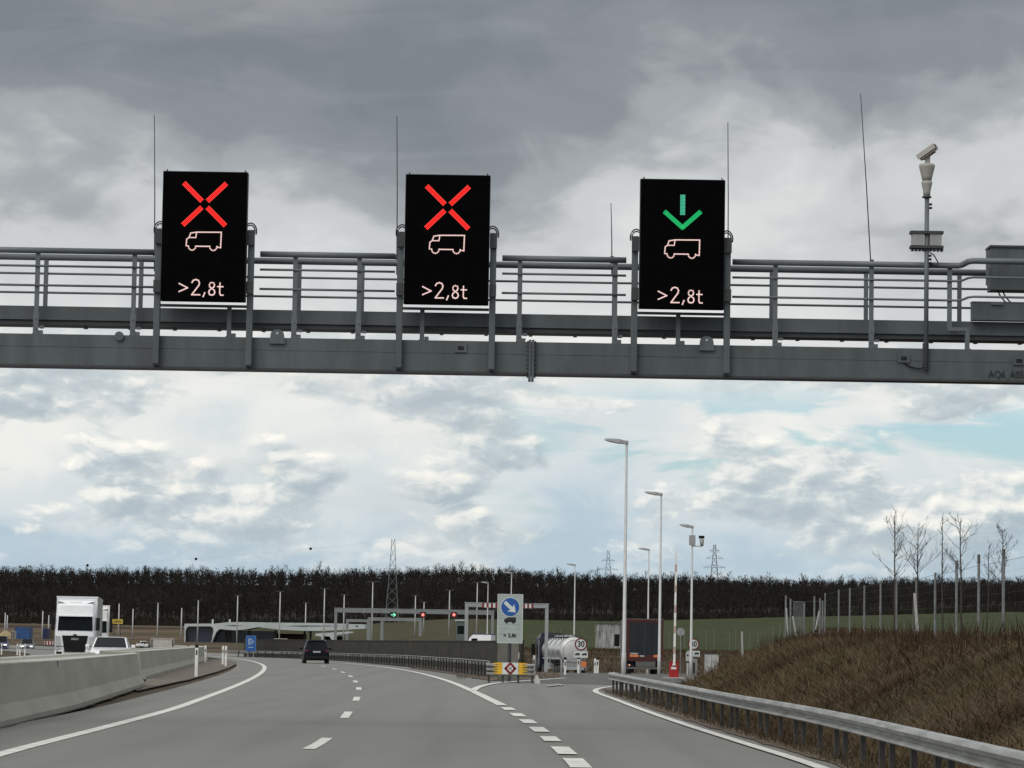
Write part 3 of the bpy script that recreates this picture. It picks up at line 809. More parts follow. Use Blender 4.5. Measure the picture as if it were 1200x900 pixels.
    part('weight_text', t, EM_WHITE, th); part('text_lamps', dt, EM_WHITED, th)
    part('cross_bar', MB().box(-hw - .02, hw + .02, .20, .26, -.085, -.045), STEEL_D, th)
    for sgn in (-1, 1):
        x = sgn * (hw + .075); zt = SH - 66 * s
        zb = 5.90 - (q.z - SH)
        o = part('support_post', MB().box(x - .052, x + .052, .20, .285, zb, zt).box(x - .05, x + .05, .17, .198, zb + .02, zt - .02), STEEL, th, bevel=.004)
        part('clamp_plate', MB().box(x - .058, x + .058, .10, .168, zt - .26, zt - .02), STEEL_D, o); part('clamp_plate', MB().box(x - .058, x + .058, .10, .168, zt - 1.06, zt - .86), STEEL_D, o)
        for k in (0, 1):
            r_ = .10 + .035 * k
            pts = [(sgn * (hw - .01), .22, zt + .06 + .03 * k)] + [(x - sgn * .02 + sgn * r_ * .75 * math.sin(a), .22, zt - .02 + r_ * math.cos(a)) for a in np.linspace(0, 2.0, 8)]
            part('cable_loop', MB().tube(pts, .011, 6), BLACK, o, True)
    return th
lane_sign(240.8, 201.5, 'left lane signal with red cross, nearest the left edge of the photo', 'cross')
lane_sign(525.2, 205.2, 'middle lane signal with red cross, above the broken lane line', 'cross')
lane_sign(800.4, 210.6, 'right lane signal with green downward arrow over the van symbol', 'arrow')
# lightning rods
for px, pt_, pb, lab, px2 in ((181, 135, 296, 'thin lightning rod just left of the leftmost lane signal', 181), (465.2, 136, 300, 'thin lightning rod just left of the middle lane signal', 465),
                         (716, 238, 302, 'short thin rod between the middle and right lane signals', 717), (853, 143, 300, 'thin lightning rod just right of the green arrow signal', 853),
                         (1008.5, 110, 306, 'long leaning whip rod left of the gantry camera mast', 1021.5)):
    Yb = GY + 1.08
    a = P(px2, pb + 22, Yb); b = P(px, pt_, Yb + .05)
    th = thing('lightning_rod', lab, 'rod', tuple(a), group='rods on the gantry railing')
    b = b - a
    part('rod', MB().tube([(0, 0, 0), tuple(b * .5 + Vector((.006, 0, 0))), tuple(b)], [.011, .009, .006], 6), STEEL_D, th)
    part('clamp', MB().box(-.03, .03, -.03, .03, .2, .34), STEEL_D, th)
# camera mast
a = P(1085, 434, GY - .05); zc = P(1085, 232, GY - .05).z - a.z
th = thing('camera_mast', 'beige surveillance camera on a slim mast at the right of the gantry', 'camera', tuple(a))
CAMB = mat('camera_beige', (.34, .33, .30), .5, 0, .06, 3)
part('mast', MB().tube([(0, 0, 0), (.004, 0, zc)], .038, 12), STEEL_L, th, True)
part('mast_flange', MB().lathe([(.07, zc), (.08, zc + .01), (.07, zc + .03)], n=16), STEEL_D, th, True)
part('camera_base', MB().lathe([(.055, zc + .03), (.06, zc + .1), (.085, zc + .22), (.092, zc + .25), (.08, zc + .28), (.03, zc + .285)], n=20), CAMB, th, True)
part('camera_body', MB().lathe([(.075, zc + .285), (.09, zc + .35), (.128, zc + .50), (.135, zc + .53), (.12, zc + .56), (.03, zc + .565)], n=20), CAMB, th, True)
hd = part('camera_head', MB().loft([[(sx * w_, y, z) for sx, z in ((-1, z0), (1, z0), (1, z1), (-1, z1))] for y, w_, z0, z1 in ((0, .035, -.03, .03), (.03, .055, -.05, .05), (.26, .055, -.05, .05))]), mat('camera_grey', (.20, .17, .16), .5), th)
hood = part('camera_hood', MB().loft([[(-.075, y, -.02), (-.07, y, .065), (.07, y, .065), (.075, y, -.02), (.062, y, -.02), (.058, y, .055), (-.058, y, .055), (-.062, y, -.02)] for y in (-.03, .32)]), CAMB, hd)
part('camera_lens', MB().lathe([(.035, -.012), (.03, -.002)], n=12, axis='y'), GLASS, hd)
hd.location = (-.10, .02, zc + .66); hd.rotation_euler = Vector((.74, -.42, .52)).to_track_quat('Y', 'Z').to_euler()
part('camera_yoke', MB().box(-.03, .05, -.03, .03, zc + .55, zc + .70), CAMB, th)
zb_ = P(1085, 282, GY).z - a.z
part('junction_box', MB().box(-.24, -.05, -.06, .10, zb_ - .09, zb_ + .10).box(.05, .24, -.06, .10, zb_ - .09, zb_ + .10), mat('box_grey', (.30, .30, .30), .6), th)
mb = MB()
for z in (zb_ - .14, zb_ + .102): mb.box(-.27, .27, -.08, .12, z, z + .045)
for k in range(9): mb.box(-.25 + k * .06, -.21 + k * .06, -.04, .06, zb_ - .18, zb_ - .145)
part('box_bracket', mb, STEEL_D, th)
mb = MB()
for z in (zc - .12, zc - .18): mb.box(.045, .085, -.03, .03, z, z + .03)
for k in range(4): mb.box(.04, .08, -.03, .03, zb_ - .27 - k * .06, zb_ - .24 - k * .06)
mb.tube([(.05, 0, zb_ - .2), (.12, 0, zb_ - .24), (.19, 0, zb_ - .36), (.17, 0, zb_ - .42), (.06, 0, zb_ - .40)], .01, 6)
part('cable_clips', mb, BLACK, th)
part('mast_bracket', MB().box(-.05, .05, .03, .055, .1, .2).box(-.05, .05, .03, .055, .35, .45), STEEL, th)
part('loose_cable', MB().tube([(-.36, .02, .12), (-.25, .01, .05), (-.1, .0, .02), (.0, -.02, .06)], .012, 6), BLACK, th)

# ------------------------------------------------------------------ street lamps
def lamp_parts(th, h, heads, armlen=.9, r=.085):
    part('pole', MB().tube([(0, 0, -.4), (0, 0, 1.2), (0, 0, 1.22), (0, 0, h)], [r * 1.25, r * 1.2, r, r * .62], 10), LAMPM, th, True)
    for s in heads:
        L_ = armlen
        mb = MB().loft([[(s * x, -w_, z0), (s * x, w_, z0), (s * x, w_ * .8, z1), (s * x, -w_ * .8, z1)] for x, w_, z0, z1 in
                        ((-.08, .07, h - .10, h + .05), (.12, .10, h - .10, h + .08), (.35, .17, h - .07, h + .13), (L_, .15, h + .03, h + .15), (L_ + .1, .06, h + .08, h + .13))])
        o = part('lamp_head', mb, LAMPH, th, bevel=.02)
        part('lamp_lens', MB().plate([(s * .32, -.11, h - .078), (s * (L_ - .08), -.1, h + .012), (s * (L_ - .08), .1, h + .012), (s * .32, .11, h - .078)], .01), mat('lamp_lens', (.30, .30, .28), .3), o)
def lamp_at(px, Y, ytop, label, heads=(-1,), group='street lamps along the exit road', **k):
    q = P(px, ytop + 2, Y); zb = hz(q.x, Y)
    th = thing('street_lamp', label, 'street lamp', (q.x, Y, zb), group=group)
    lamp_parts(th, q.z - zb, heads, **k); return th
lamp_at(734.5, 138, 516, 'tallest street lamp, nearest one, rising behind the guardrail end')
lamp_at(775, 184, 577, 'second tallest street lamp, in front of the red truck right edge')
l3 = lamp_at(811.5, 200, 615, 'street lamp with a camera arm, before the partly hidden speed sign', armlen=.75)
lamp_at(760.5, 292, 642, 'street lamp rising behind the red trailer')
lamp_at(674, 352, 660, 'street lamp rising behind the silver tanker')
lamp_at(599.5, 392, 669.5, 'street lamp rising right behind the blue arrow sign')
lamp_at(572, 440, 681, 'street lamp with pale head just left of the blue arrow sign')
# camera arm on the third lamp
q = P(818, 640, 200); zz = q.z - l3.location.z
part('camera_arm', MB().tube([(0, 0, zz), (.65, 0, zz)], .035, 6), LAMPM, l3)
o = part('lamp_camera', MB().lathe([(.10, zz + .0), (.13, zz + .2), (.15, zz + .42), (.10, zz + .47)], (.62, 0, 0), n=12), CAMB, l3, True)
part('camera_cap', MB().box(.42, .78, -.15, .15, zz + .50, zz + .68), BLACK, o)
part('control_box', MB().box(-.20, .20, -.12, .16, zz + .05, zz + .70), mat('box_grey', (.30, .30, .30), .6), l3)

gl = 'floodlight masts around the checkpoint'
masts = [(437, 455, 682, 'floodlight mast standing in front of the long far gantry, left of its green arrow'), (487, 560, 698, 'floodlight mast between the green arrow and first red light'),
         (497, 620, 705.5, 'shorter floodlight mast right beside the first red light'), (527, 505, 692, 'floodlight mast just left of the second red light'),
         (559.5, 455, 683, 'dim lamp mast behind the left end of the striped height gauge'), (380.5, 520, 690, 'floodlight mast directly above the dark car ahead'),
         (403.5, 585, 697, 'floodlight mast just right of the long far gantry left leg'), (358.5, 690, 706.5, 'short floodlight mast behind the pale roof, left of the dark car'),
         (328.5, 560, 693.5, 'floodlight mast on a white concrete foot before the pale roof'), (278.7, 590, 698, 'floodlight mast in front of the pale roof, left of the blue sign'),
         (232.5, 610, 703.5, 'floodlight mast before the building glass end, above the black capped marker'), (213, 690, 712.5, 'plain mast just left of the building'),
         (185.3, 640, 706.5, 'floodlight mast behind the pale concrete block'), (156, 720, 713.5, 'plain mast between the yellow board and pale concrete block'),
         (139.7, 700, 707.5, 'mast right behind the yellow board'), (50.3, 640, 716, 'mast left of the white truck, the taller of a pair'),
         (57.3, 720, 721, 'mast left of the white truck, the shorter of a pair'), (6.3, 700, 718, 'left mast of the pair at the left edge of the photo'),
         (8.8, 760, 721, 'right mast of the pair at the left edge of the photo')]
for i, (px, Y, yt, lab) in enumerate(masts):
    q = P(px, yt, Y); zb = hz(q.x, Y)
    th = thing('floodlight_mast', lab, 'floodlight mast', (q.x, Y, zb), group=gl)
    h = q.z - zb
    part('pole', MB().tube([(0, 0, -.4), (0, 0, h)], [.13 * Y / 520, .085 * Y / 520], 8), LAMPM, th, True)
    if i < 11 or i == 12:
        part('floodlight', MB().box(-.75, -.15, -.15, .15, h, h + .14).box(.15, .75, -.15, .15, h, h + .14).box(-.7, .7, -.05, .05, h - .06, h - .002), STEEL_D, th)
# ------------------------------------------------------------------ delineator posts
def delin(px, Y, yt, label, cap=True):
    q = P(px, yt, Y); zb = hz(q.x, Y); h = min(max(q.z - zb, .9), 1.35)
    th = thing('delineator_post', label, 'marker post', (q.x, Y, zb), group='white roadside marker posts')
    part('post_body', MB().prism([(-.065, -.05), (.065, -.05), (.03, .05), (-.03, .05)], -.1, h - (.13 if cap else 0), 'z'), WHITE, th, bevel=.01)
    if cap: part('post_cap', MB().prism([(-.066, -.051), (.066, -.051), (.03, .051), (-.03, .051)], h - .128, h, 'z'), BLACK, th)
    part('reflector', MB().box(-.03, .03, -.057, -.0515, h - .42, h - .22), mat('reflector_dark', (.03, .03, .03), .3), th)
delin(230.8, G(230.8, 793).y, 755.3, 'nearest white marker post with black cap on the gravel island')
delin(241, 205, 756.5, 'white marker post at the far barrier end', False)
delin(261.5, 190, 757, 'left of two thin marker posts near the gravel island tip', False)
delin(265, 177, 757, 'right of two thin marker posts near the gravel island tip', False)
delin(662.3, 158, 773, 'white marker post beside the grey post before the tanker')
delin(677.8, 168, 778, 'white marker post under the speed limit sign by the tanker')
delin(697.3, 182, 778.5, 'left of two marker posts between tanker and red truck', False)
delin(700.3, 174, 779, 'right of two marker posts between tanker and red truck')
delin(626, 150, 768, 'thin pale marker post at the right end of the crash barrier', False)
delin(20.5, 265, 758, 'marker post behind the barrier, leftmost of three by the grey car', False)
delin(23.5, 255, 758.5, 'marker post behind the barrier, middle of three by the grey car', False)
delin(29.3, 260, 758, 'marker post behind the barrier, rightmost of three by the grey car', False)
delin(2, 270, 758.3, 'marker post at left edge in front of the blue car', False)

# ------------------------------------------------------------------ crash cushion with chevron board, arrow sign
a = P(570, 780, 119); b = P(627, 780, 119)
th = thing('crash_barrier', 'short triple rail crash barrier with yellow and red chevron board', 'crash barrier', ((a.x + b.x) / 2, 119, 0))
hw = (b.x - a.x) / 2
for z in (.35, .52, .69):
    part('rail', MB().loft([[(x, y0, z - .06), (x, y0 - .05, z - .03), (x, y0 - .05, z + .03), (x, y0, z + .06), (x, y0 + .03, z)] for x, y0 in ((-hw, 0), (hw, 0))]), RAILM, th)
for x in (-hw + .1, -.3, .3, hw - .1): part('post', MB().box(x - .04, x + .04, .04, .12, -.3, .72), POSTM, th)
part('end_weight', MB().loft([[(x, -.1, 0), (x, .1, 0), (x, .08, z), (x, -.08, z)] for x, z in ((hw + .0, .30), (hw + .10, .34), (hw + .2, .12))]), CONCB, th)
cxp = P(598, 783, 118.9).x - th.location.x
part('chevron_board', MB().box(cxp - .31, cxp + .31, -.11, -.08, .34, .79), REFWHITE, th)
mb = MB()
for s in (-1, 1):
    stroke(mb, [(cxp + s * .02, .75), (cxp + s * .18, .565), (cxp + s * .02, .38)], .085, -.113)
part('red_chevrons', mb, mat('chevron_red', (.24, .010, .018), .5), th)
part('board_symbol', stroke(stroke(MB(), [(cxp - .05, .61), (cxp + .05, .52)], .025, -.113), [(cxp + .05, .61), (cxp - .05, .52)], .025, -.113), mat('grey_print', (.2, .2, .2), .6), th)
for s in (-1, 1):
    mb = MB()
    for z in (.375, .47, .565, .66, .755):
        mb.prism([(cxp + s * .47, z - .035), (cxp + s * .66, z - .010), (cxp + s * .66, z + .010), (cxp + s * .47, z + .035)][::s], -.085, -.075)
    mb.box(min(cxp + s * .315, cxp + s * .47), max(cxp + s * .315, cxp + s * .47), -.088, -.074, .34, .79)
    part('yellow_stripes', mb, YEL, th)

Ys = 122.0
tl = P(583, 696, Ys); br = P(612.5, 754, Ys); cx_ = (tl.x + br.x) / 2
th = thing('direction_sign', 'pale rectangular sign with blue arrow disc above a black truck', 'road sign', (cx_, Ys, 0))
hw = (br.x - tl.x) / 2 - .01; zb, zt = br.z, tl.z
part('panel', MB().box(-hw, hw, 0, .04, zb, zt), SIGNGREY, th, bevel=.008)
part('panel_border', MB().box(-hw + .0, hw, -.005, -.001, zt - .02, zt).box(-hw, hw, -.005, -.001, zb, zb + .02).box(-hw, -hw + .02, -.005, -.001, zb + .02, zt - .02).box(hw - .02, hw, -.005, -.001, zb + .02, zt - .02), REFWHITE, th)
dz = zt - .51; 
part('blue_disc', MB().lathe([(.355, -.012), (.36, -.006), (.36, -.003)], (0, 0, dz), 'y', 40), BLUE, th)
part('disc_rim', MB().lathe([(.385, -.0028), (.385, -.0012)], (0, 0, dz), 'y', 40), REFWHITE, th)
d_ = Vector((.74, -.67)); nn = Vector((.67, .74)); o0 = Vector((-.01, dz))
def A2(l, w_): q = o0 + d_ * l + nn * w_; return (q.x, q.y)
part('white_arrow', MB().prism([A2(-.29, .07), A2(.08, .07), A2(.04, .20), A2(.31, 0), A2(.04, -.20), A2(.08, -.07), A2(-.29, -.07)], -.02, -.014), REFWHITE, th)
tz = zt - 1.03
def truck_icon(cx, cz, w_, y):
    h = w_ * .5; mb = MB()
    mb.prism([(cx - w_ / 2, cz - h * .32), (cx - w_ / 2, cz + .02), (cx - w_ * .42, cz + h * .28), (cx - w_ * .25, cz + h * .28), (cx - w_ * .25, cz + h * .5), (cx + w_ / 2, cz + h * .5), (cx + w_ / 2, cz - h * .32)], y, y - .006)
    for x in (-.3, .28): mb.lathe([(w_ * .1, y - .006), (w_ * .1, y)], (cx + x * w_, 0, cz - h * .38), 'y', 12)
    return mb
part('truck_symbol', truck_icon(.0, tz, .46, -.006), TXT, th)
part('weight_text', text_mb('> 2,8t', .21, 0, zb + .30, -.008, .003, 'CENTER', .03), TXT, th)
mb = MB()
for z in (zt - 1.2, zt - 1.38, zt - 1.58, zt - .95, zt - .85): mb.box(-hw + .05, hw - .05, -.003, -.0005, z, z + .008)
part('panel_seams', mb, mat('seam_grey', (.2, .23, .22), .6), th)
part('sign_post', MB().tube([(0, .1, -.3), (0, .1, zt - .1)], .07, 10), STEEL_D, th)
part('sign_brackets', MB().box(-hw + .1, hw - .1, .042, .08, zt - .3, zt - .22).box(-hw + .1, hw - .1, .042, .08, zb + .2, zb + .28), GALV, th)
part('top_clips', MB().box(-.35, -.3, 0, .03, zt + .002, zt + .05).box(.3, .35, 0, .03, zt + .002, zt + .05), STEEL_D, th)
# white curved rail end behind the post
q0 = P(590, 757.5, 150)
mb = MB()
pts = [P(588, 756, 150), P(594, 757.5, 147), P(598, 762, 144), P(602, 766, 142), P(608, 769, 140)]
mb.loft([[tuple(p + Vector((0, 0, .18))), tuple(p + Vector((.02, .1, .16))), tuple(p + Vector((.02, .1, -.1))), tuple(p + Vector((0, 0, -.12)))] for p in pts])
o = link('rail_end', mb.mesh('rail_end', WHITE)); tag(o, 'white curved rail end sloping down behind the arrow sign post', 'rail end')

# ------------------------------------------------------------------ speed limit signs
def speed_sign(px, py, Y, rad, label, plate=True, back=False):
    q = P(px, py, Y); zb = hz(q.x, Y)
    th = thing('speed_sign', label, 'road sign', (q.x, Y, zb), group='round speed limit signs'); z = q.z - zb
    if back:
        part('disc', MB().lathe([(rad, -.015), (rad, 0)], (0, 0, z), 'y', 32), mat('sign_back', (.32, .33, .33), .5, .3), th)
        part('sign_post', MB().tube([(0, -.05, -.2), (0, -.05, z + rad)], .03, 8), GALV, th); return th
    part('disc', MB().lathe([(rad, -.012), (rad, 0)], (0, 0, z), 'y', 36), RED, th)
    part('disc_face', MB().lathe([(rad * .78, -.017), (rad * .78, -.0125)], (0, 0, z), 'y', 36), REFWHITE, th)
    part('number', text_mb('30', rad * 1.25, 0, z, -.021, .003, 'CENTER', .03, .9), TXT, th)
    part('sign_post', MB().tube([(0, .06, -.2), (0, .06, z + rad * .8)], .038, 8), GALV, th)
    if plate:
        part('plate', MB().box(-rad * 1.1, rad * 1.1, -.01, .005, z - rad * 2.1, z - rad * 1.12), REFWHITE, th)
        mb = truck_icon(-rad * .55, z - rad * 1.58, rad * .75, -.012); o = truck_icon(rad * .55, z - rad * 1.58, rad * .75, -.012); mb.add(o.v, o.f)
        part('plate_symbols', mb, TXT, th)
    return th
speed_sign(680.8, 755, 163, .335, 'thirty speed limit sign standing in front of the silver tanker')
speed_sign(812.8, 755, 222, .42, 'thirty speed limit sign partly hidden by the camera lamp pole')
speed_sign(797.6, 740.5, 290, .37, 'grey back of a round sign right of the boom', back=True)
def simple_thing(name, label, cat, mb, m, loc, rz=0, group=None, bevel=0):
    o = link(name, mb.mesh(name, m)); o.location = loc; o.rotation_euler = (0, 0, rz)
    if bevel: b = o.modifiers.new('bevel', 'BEVEL'); b.width = bevel; b.segments = 2
    return tag(o, label, cat, group)
q = P(658, 771, 160)
simple_thing('steel_post', 'short grey steel post left of the tanker marker post', 'post', MB().tube([(0, 0, -.2), (0, 0, q.z)], .068, 10), GALV, (q.x, 160, 0))
# plates and slim cabinets by the hidden sign
q = P(812, 790, 218); zb = hz(q.x, 218)
th = thing('post_box', 'white and grey cabinet group at the foot of the hidden speed sign', 'cabinet', (q.x, 218, zb))
part('box_body', MB().box(-.05, .30, 0, .3, 0, 1.25), mat('box_grey', (.30, .30, .30), .6), th, bevel=.01)
part('side_post', MB().box(-.45, -.32, 0, .1, 0, .95), WHITE, th)
part('dark_panel', MB().box(.0, .14, -.02, -.003, .25, 1.0), TXT, th)
part('symbol_plate', MB().box(-.52, -.25, -.03, -.01, 1.1, 1.7), REFWHITE, th)
part('symbol', MB().lathe([(.07, -.036), (.07, -.031)], (-.385, 0, 1.5), 'y', 14), TXT, th)
# barrier gate
GATE_Y = 148
q = P(790, 776, GATE_Y); zb = hz(q.x, GATE_Y)
th = thing('barrier_gate', 'red boom gate box with its white boom raised upright', 'boom gate', (q.x, GATE_Y, zb)); hb = q.z - zb
part('gate_box', MB().box(-.22, .22, 0, .36, -.1, hb), REDG, th, bevel=.02)
part('gate_lid', MB().box(-.24, .24, -.03, .39, hb + .002, hb + .04), REDG, th)
part('gate_label', MB().box(-.14, .10, -.012, -.004, hb - .34, hb - .23).box(-.08, .09, -.012, -.004, hb - .17, hb - .07), WHITE, th)
part('gate_base', MB().box(-.5, .55, -.15, .6, -.1, .06), CONCB, th)
qt = P(792.5, 646, GATE_Y)
part('boom', MB().loft([[(x - w_, -.09, z), (x + w_, -.09, z), (x + w_, -.04, z), (x - w_, -.04, z)] for x, z, w_ in ((.0, hb - .15, .056), (qt.x - q.x, qt.z - zb, .042))]), WHITE, th)
mb = MB()
for f in (.1, .28, .46, .64, .82):
    x = (qt.x - q.x) * f; z = hb - .15 + (qt.z - zb - hb + .15) * f
    mb.box(x - .054, x + .054, -.094, -.036, z, z + .35)
part('boom_bands', mb, mat('faded_red', (.46, .33, .30), .6), th)
# weathered pale board box on the bank
q = P(834, 788, 186); zb = hz(q.x, 186)
th = thing('utility_box', 'weathered white utility box with a dark top at the bank foot', 'utility box', (q.x, 186, zb - .05)); ht = P(834, 765.5, 186).z - zb + .05
part('box_body', MB().box(-.41, .40, 0, .45, 0, ht - .06), mat('peeling_white', (.42, .43, .42), .8, 0, .35, 2.5, stretch=(3, 1, .7)), th)
part('box_top', MB().box(-.44, .43, -.03, .48, ht - .058, ht), STEEL_D, th)
part('door_seam', MB().box(-.01, .005, -.006, -.001, .1, ht - .12), TXT, th)
# pale corrugated shed behind the trucks
q = P(698, 753, 392); q2 = P(729, 731, 392); zb = hz(q.x, 392)
th = thing('shed', 'pale streaky corrugated shed behind the trucks', 'shed', ((q.x + q2.x) / 2, 392, zb)); hw = (q2.x - q.x) / 2; ht = q2.z - zb
mb = MB()
mb.prism([(-hw + i * hw / 15, (0 if i % 2 else -.06)) for i in range(31)] + [(hw, 2.0), (-hw, 2.0)], -.3, ht, 'z')
part('shed_wall', mb, mat('streaky_sheet', (.22, .22, .21), .7, 0, .5, 1.6, stretch=(2.5, 1, .25), col2=(.32, .32, .32)), th)
part('shed_roof', MB().box(-hw - .1, hw + .1, -.2, 2.2, ht + .002, ht + .12), mat('shed_roof', (.12, .12, .11), .8), th)

# ------------------------------------------------------------------ vehicles
def wheel(th, x, y, r, wd, name='wheel'):
    s = 1 if x > 0 else -1
    o = part(name, MB().lathe([(r * .55, -wd / 2), (r * .92, -wd / 2), (r, -wd * .35), (r, wd * .35), (r * .92, wd / 2), (r * .55, wd / 2)], (x, y, r), 'x', 20), RUBBER, th, True)
    part('rim', MB().lathe([(r * .56, s * wd * .30), (r * .5, s * wd * .51), (r * .2, s * wd * .42)], (x, y, r), 'x', 14), ALU, o)
    return o
def frame_loc(px, Y, dz=0):
    x = P(px, HOR, Y).x; return (x, Y, hz(x, Y) + dz)
def car(name, label, loc, rz, paint, L_=4.4, W_=1.84, Ht=1.55, suv=False, lights='tail', shf=.62, plate=True, edge_glint=False, dim=False):
    th = thing(name, label, 'car', loc, rz); hw = W_ / 2
    # cross-section: lower body
    def sec(y, w0, w1, z0, z1, z2, wr=None):
        return [(-w0 * .92, y, z0), (-w0, y, z0 + .12), (-w1, y, z1), (-w1 * .93, y, z2), (w1 * .93, y, z2), (w1, y, z1), (w0, y, z0 + .12), (w0 * .92, y, z0)]
    f, r_ = L_ / 2, -L_ / 2
    sh = shf * Ht
    B = [sec(r_, hw * .90, hw * .90, .32, .62, sh - .03), sec(r_ + .06, hw * .96, hw * .96, .26, .62, sh), sec(r_ + .7, hw, hw, .22, .66, sh + .01), sec(0, hw, hw * .99, .2, .66, sh), sec(f - 1.3, hw, hw * .98, .2, .64, sh - .04), sec(f - .35, hw * .97, hw * .95, .22, .58, sh - .16), sec(f, hw * .82, hw * .80, .28, .52, sh - .28)]
    part('body', MB().loft(B), paint, th, 'auto', bevel=.03)
    rb = r_ + (.14 if suv else .55); rt = r_ + (.55 if suv else 1.35); ft = f - 2.15; fb = f - 1.30
    rw, bw = hw * .74, hw * .90
    G_ = [(-bw, rb, sh), (-bw, fb, sh - .03), (-rw, ft, Ht - .03), (-rw, rt, Ht - .03), (bw, rb, sh), (bw, fb, sh - .03), (rw, ft, Ht - .03), (rw, rt, Ht - .03)]
    part('glasshouse', MB().add(G_, [(0, 1, 2, 3), (7, 6, 5, 4), (0, 3, 7, 4), (2, 1, 5, 6), (3, 2, 6, 7), (0, 4, 5, 1)]), paint, th, bevel=.04)
    part('roof', MB().loft([[(-rw * .98 * k, y, Ht - .028), (-rw * .8 * k, y, Ht + .0), (rw * .8 * k, y, Ht + .0), (rw * .98 * k, y, Ht - .028)] for y, k in ((rt - .08, .95), (rt + .1, 1), ((rt + ft) / 2, 1.0), (ft - .1, 1), (ft + .05, .96))]), paint, th, bevel=.01)
    def face_panel(nm, i, m, inset=.12, off=.006, bot=.0):
        q = [Vector(G_[k]) for k in i]; c = sum(q, Vector()) / 4
        p = [c + (v - c) * (1 - inset) for v in q]
        p = [v + Vector((0, 0, bot)) for v in p]
        n_ = (p[1] - p[0]).cross(p[3] - p[0]).normalized()
        if n_.dot(c - Vector((0, (rb + fb) / 2, sh))) < 0: p = p[::-1]; n_ = -n_
        return part(nm, MB().plate([v + n_ * off for v in p], .004), m, th)
    face_panel('rear_window', (0, 3, 7, 4), GLASS, .13); face_panel('windscreen', (2, 1, 5, 6), GLASS, .10)
    face_panel('side_window', (0, 1, 2, 3), GLASS, .14); face_panel('side_window', (7, 6, 5, 4), GLASS, .14)
    for x in (-hw * .86, hw * .86):
        for y in (r_ + .82, f - .86): wheel(th, x, y, .33, .22)
    part('rear_bumper', MB().box(-hw * .9, hw * .9, r_ - .05, r_ + .2, .30, .52), BLACK if suv else paint, th, bevel=.03)
    part('front_bumper', MB().box(-hw * .8, hw * .8, f - .22, f + .04, .28, .50), paint, th, bevel=.03)
    part('grille', MB().box(-hw * .5, hw * .5, f + .002, f + .05, .50, .60), BLACK, th)
    for s in (-1, 1):
        part('tail_light', MB().box(s * hw * .78 - .13, s * hw * .78 + .13, r_ - .03, r_ + .08, sh - .16, sh - .03), mat('tail_lens', (.10, .01, .012), .3) if lights != 'tail_on' else EM_TAIL, th)
        part('headlight', MB().box(s * hw * .62 - .17, s * hw * .62 + .17, f - .12, f + .03, sh - .40, sh - .28), EM_HEAD if lights == 'head' else mat('lamp_glass', (.4, .4, .42), .15), th)
        part('mirror', MB().box(s * (hw + .02), s * (hw + .2), fb - .55, fb - .43, sh - .02, sh + .13) if s > 0 else MB().box(-(hw + .2), -(hw + .02), fb - .55, fb - .43, sh - .02, sh + .13), paint, th, bevel=.03)
    part('number_plate', MB().box(-.26, .26, r_ - .045, r_ - .02, sh - .22, sh - .11), mat('plate_pale', (.40, .42, .42), .4), th)
    if edge_glint:
        part('roof_glint_strip', MB().tube([(-rw * .95, rt, Ht + .03), (-rw * .95, ft, Ht + .03)], .02, 6).tube([(rw * .95, rt, Ht + .03), (rw * .95, ft, Ht + .03)], .02, 6), ALU, th)  # bright tubes stand in for sky reflected along the roof edges
    return th
def heading(dx, dy): return math.atan2(-dx, dy)      # rotation that turns local +Y to (dx, dy)
car('parked_car' if False else 'car', 'dark blue compact car driving ahead on the bend', frame_loc(370, 214), heading(-.10, 1), mat('dark_blue_car_paint', (.005, .006, .010), .4, 0, .1, 2, coat=.06, spec=.15), 4.2, 1.80, 1.56, suv=True, edge_glint=True)
car('car', 'white saloon car coming towards us behind the near barrier', frame_loc(130, 140), heading(.085, -1), WHITEP, 4.6, 1.84, 1.54, shf=.69)
car('car', 'small silver grey oncoming car with lit headlights at far left', frame_loc(32, 395, -.3), heading(.12, -1), mat('silver_car_paint', (.16, .17, .19), .35, .3, .1, 2), 4.4, 1.8, 1.6, lights='head')
car('car', 'dark blue oncoming car with lit headlights at the left edge', frame_loc(1, 380, -.3), heading(.12, -1), mat('blue_car_paint', (.012, .02, .075), .35, 0, .1, 2, coat=.5), 4.6, 1.95, 1.9, lights='head')

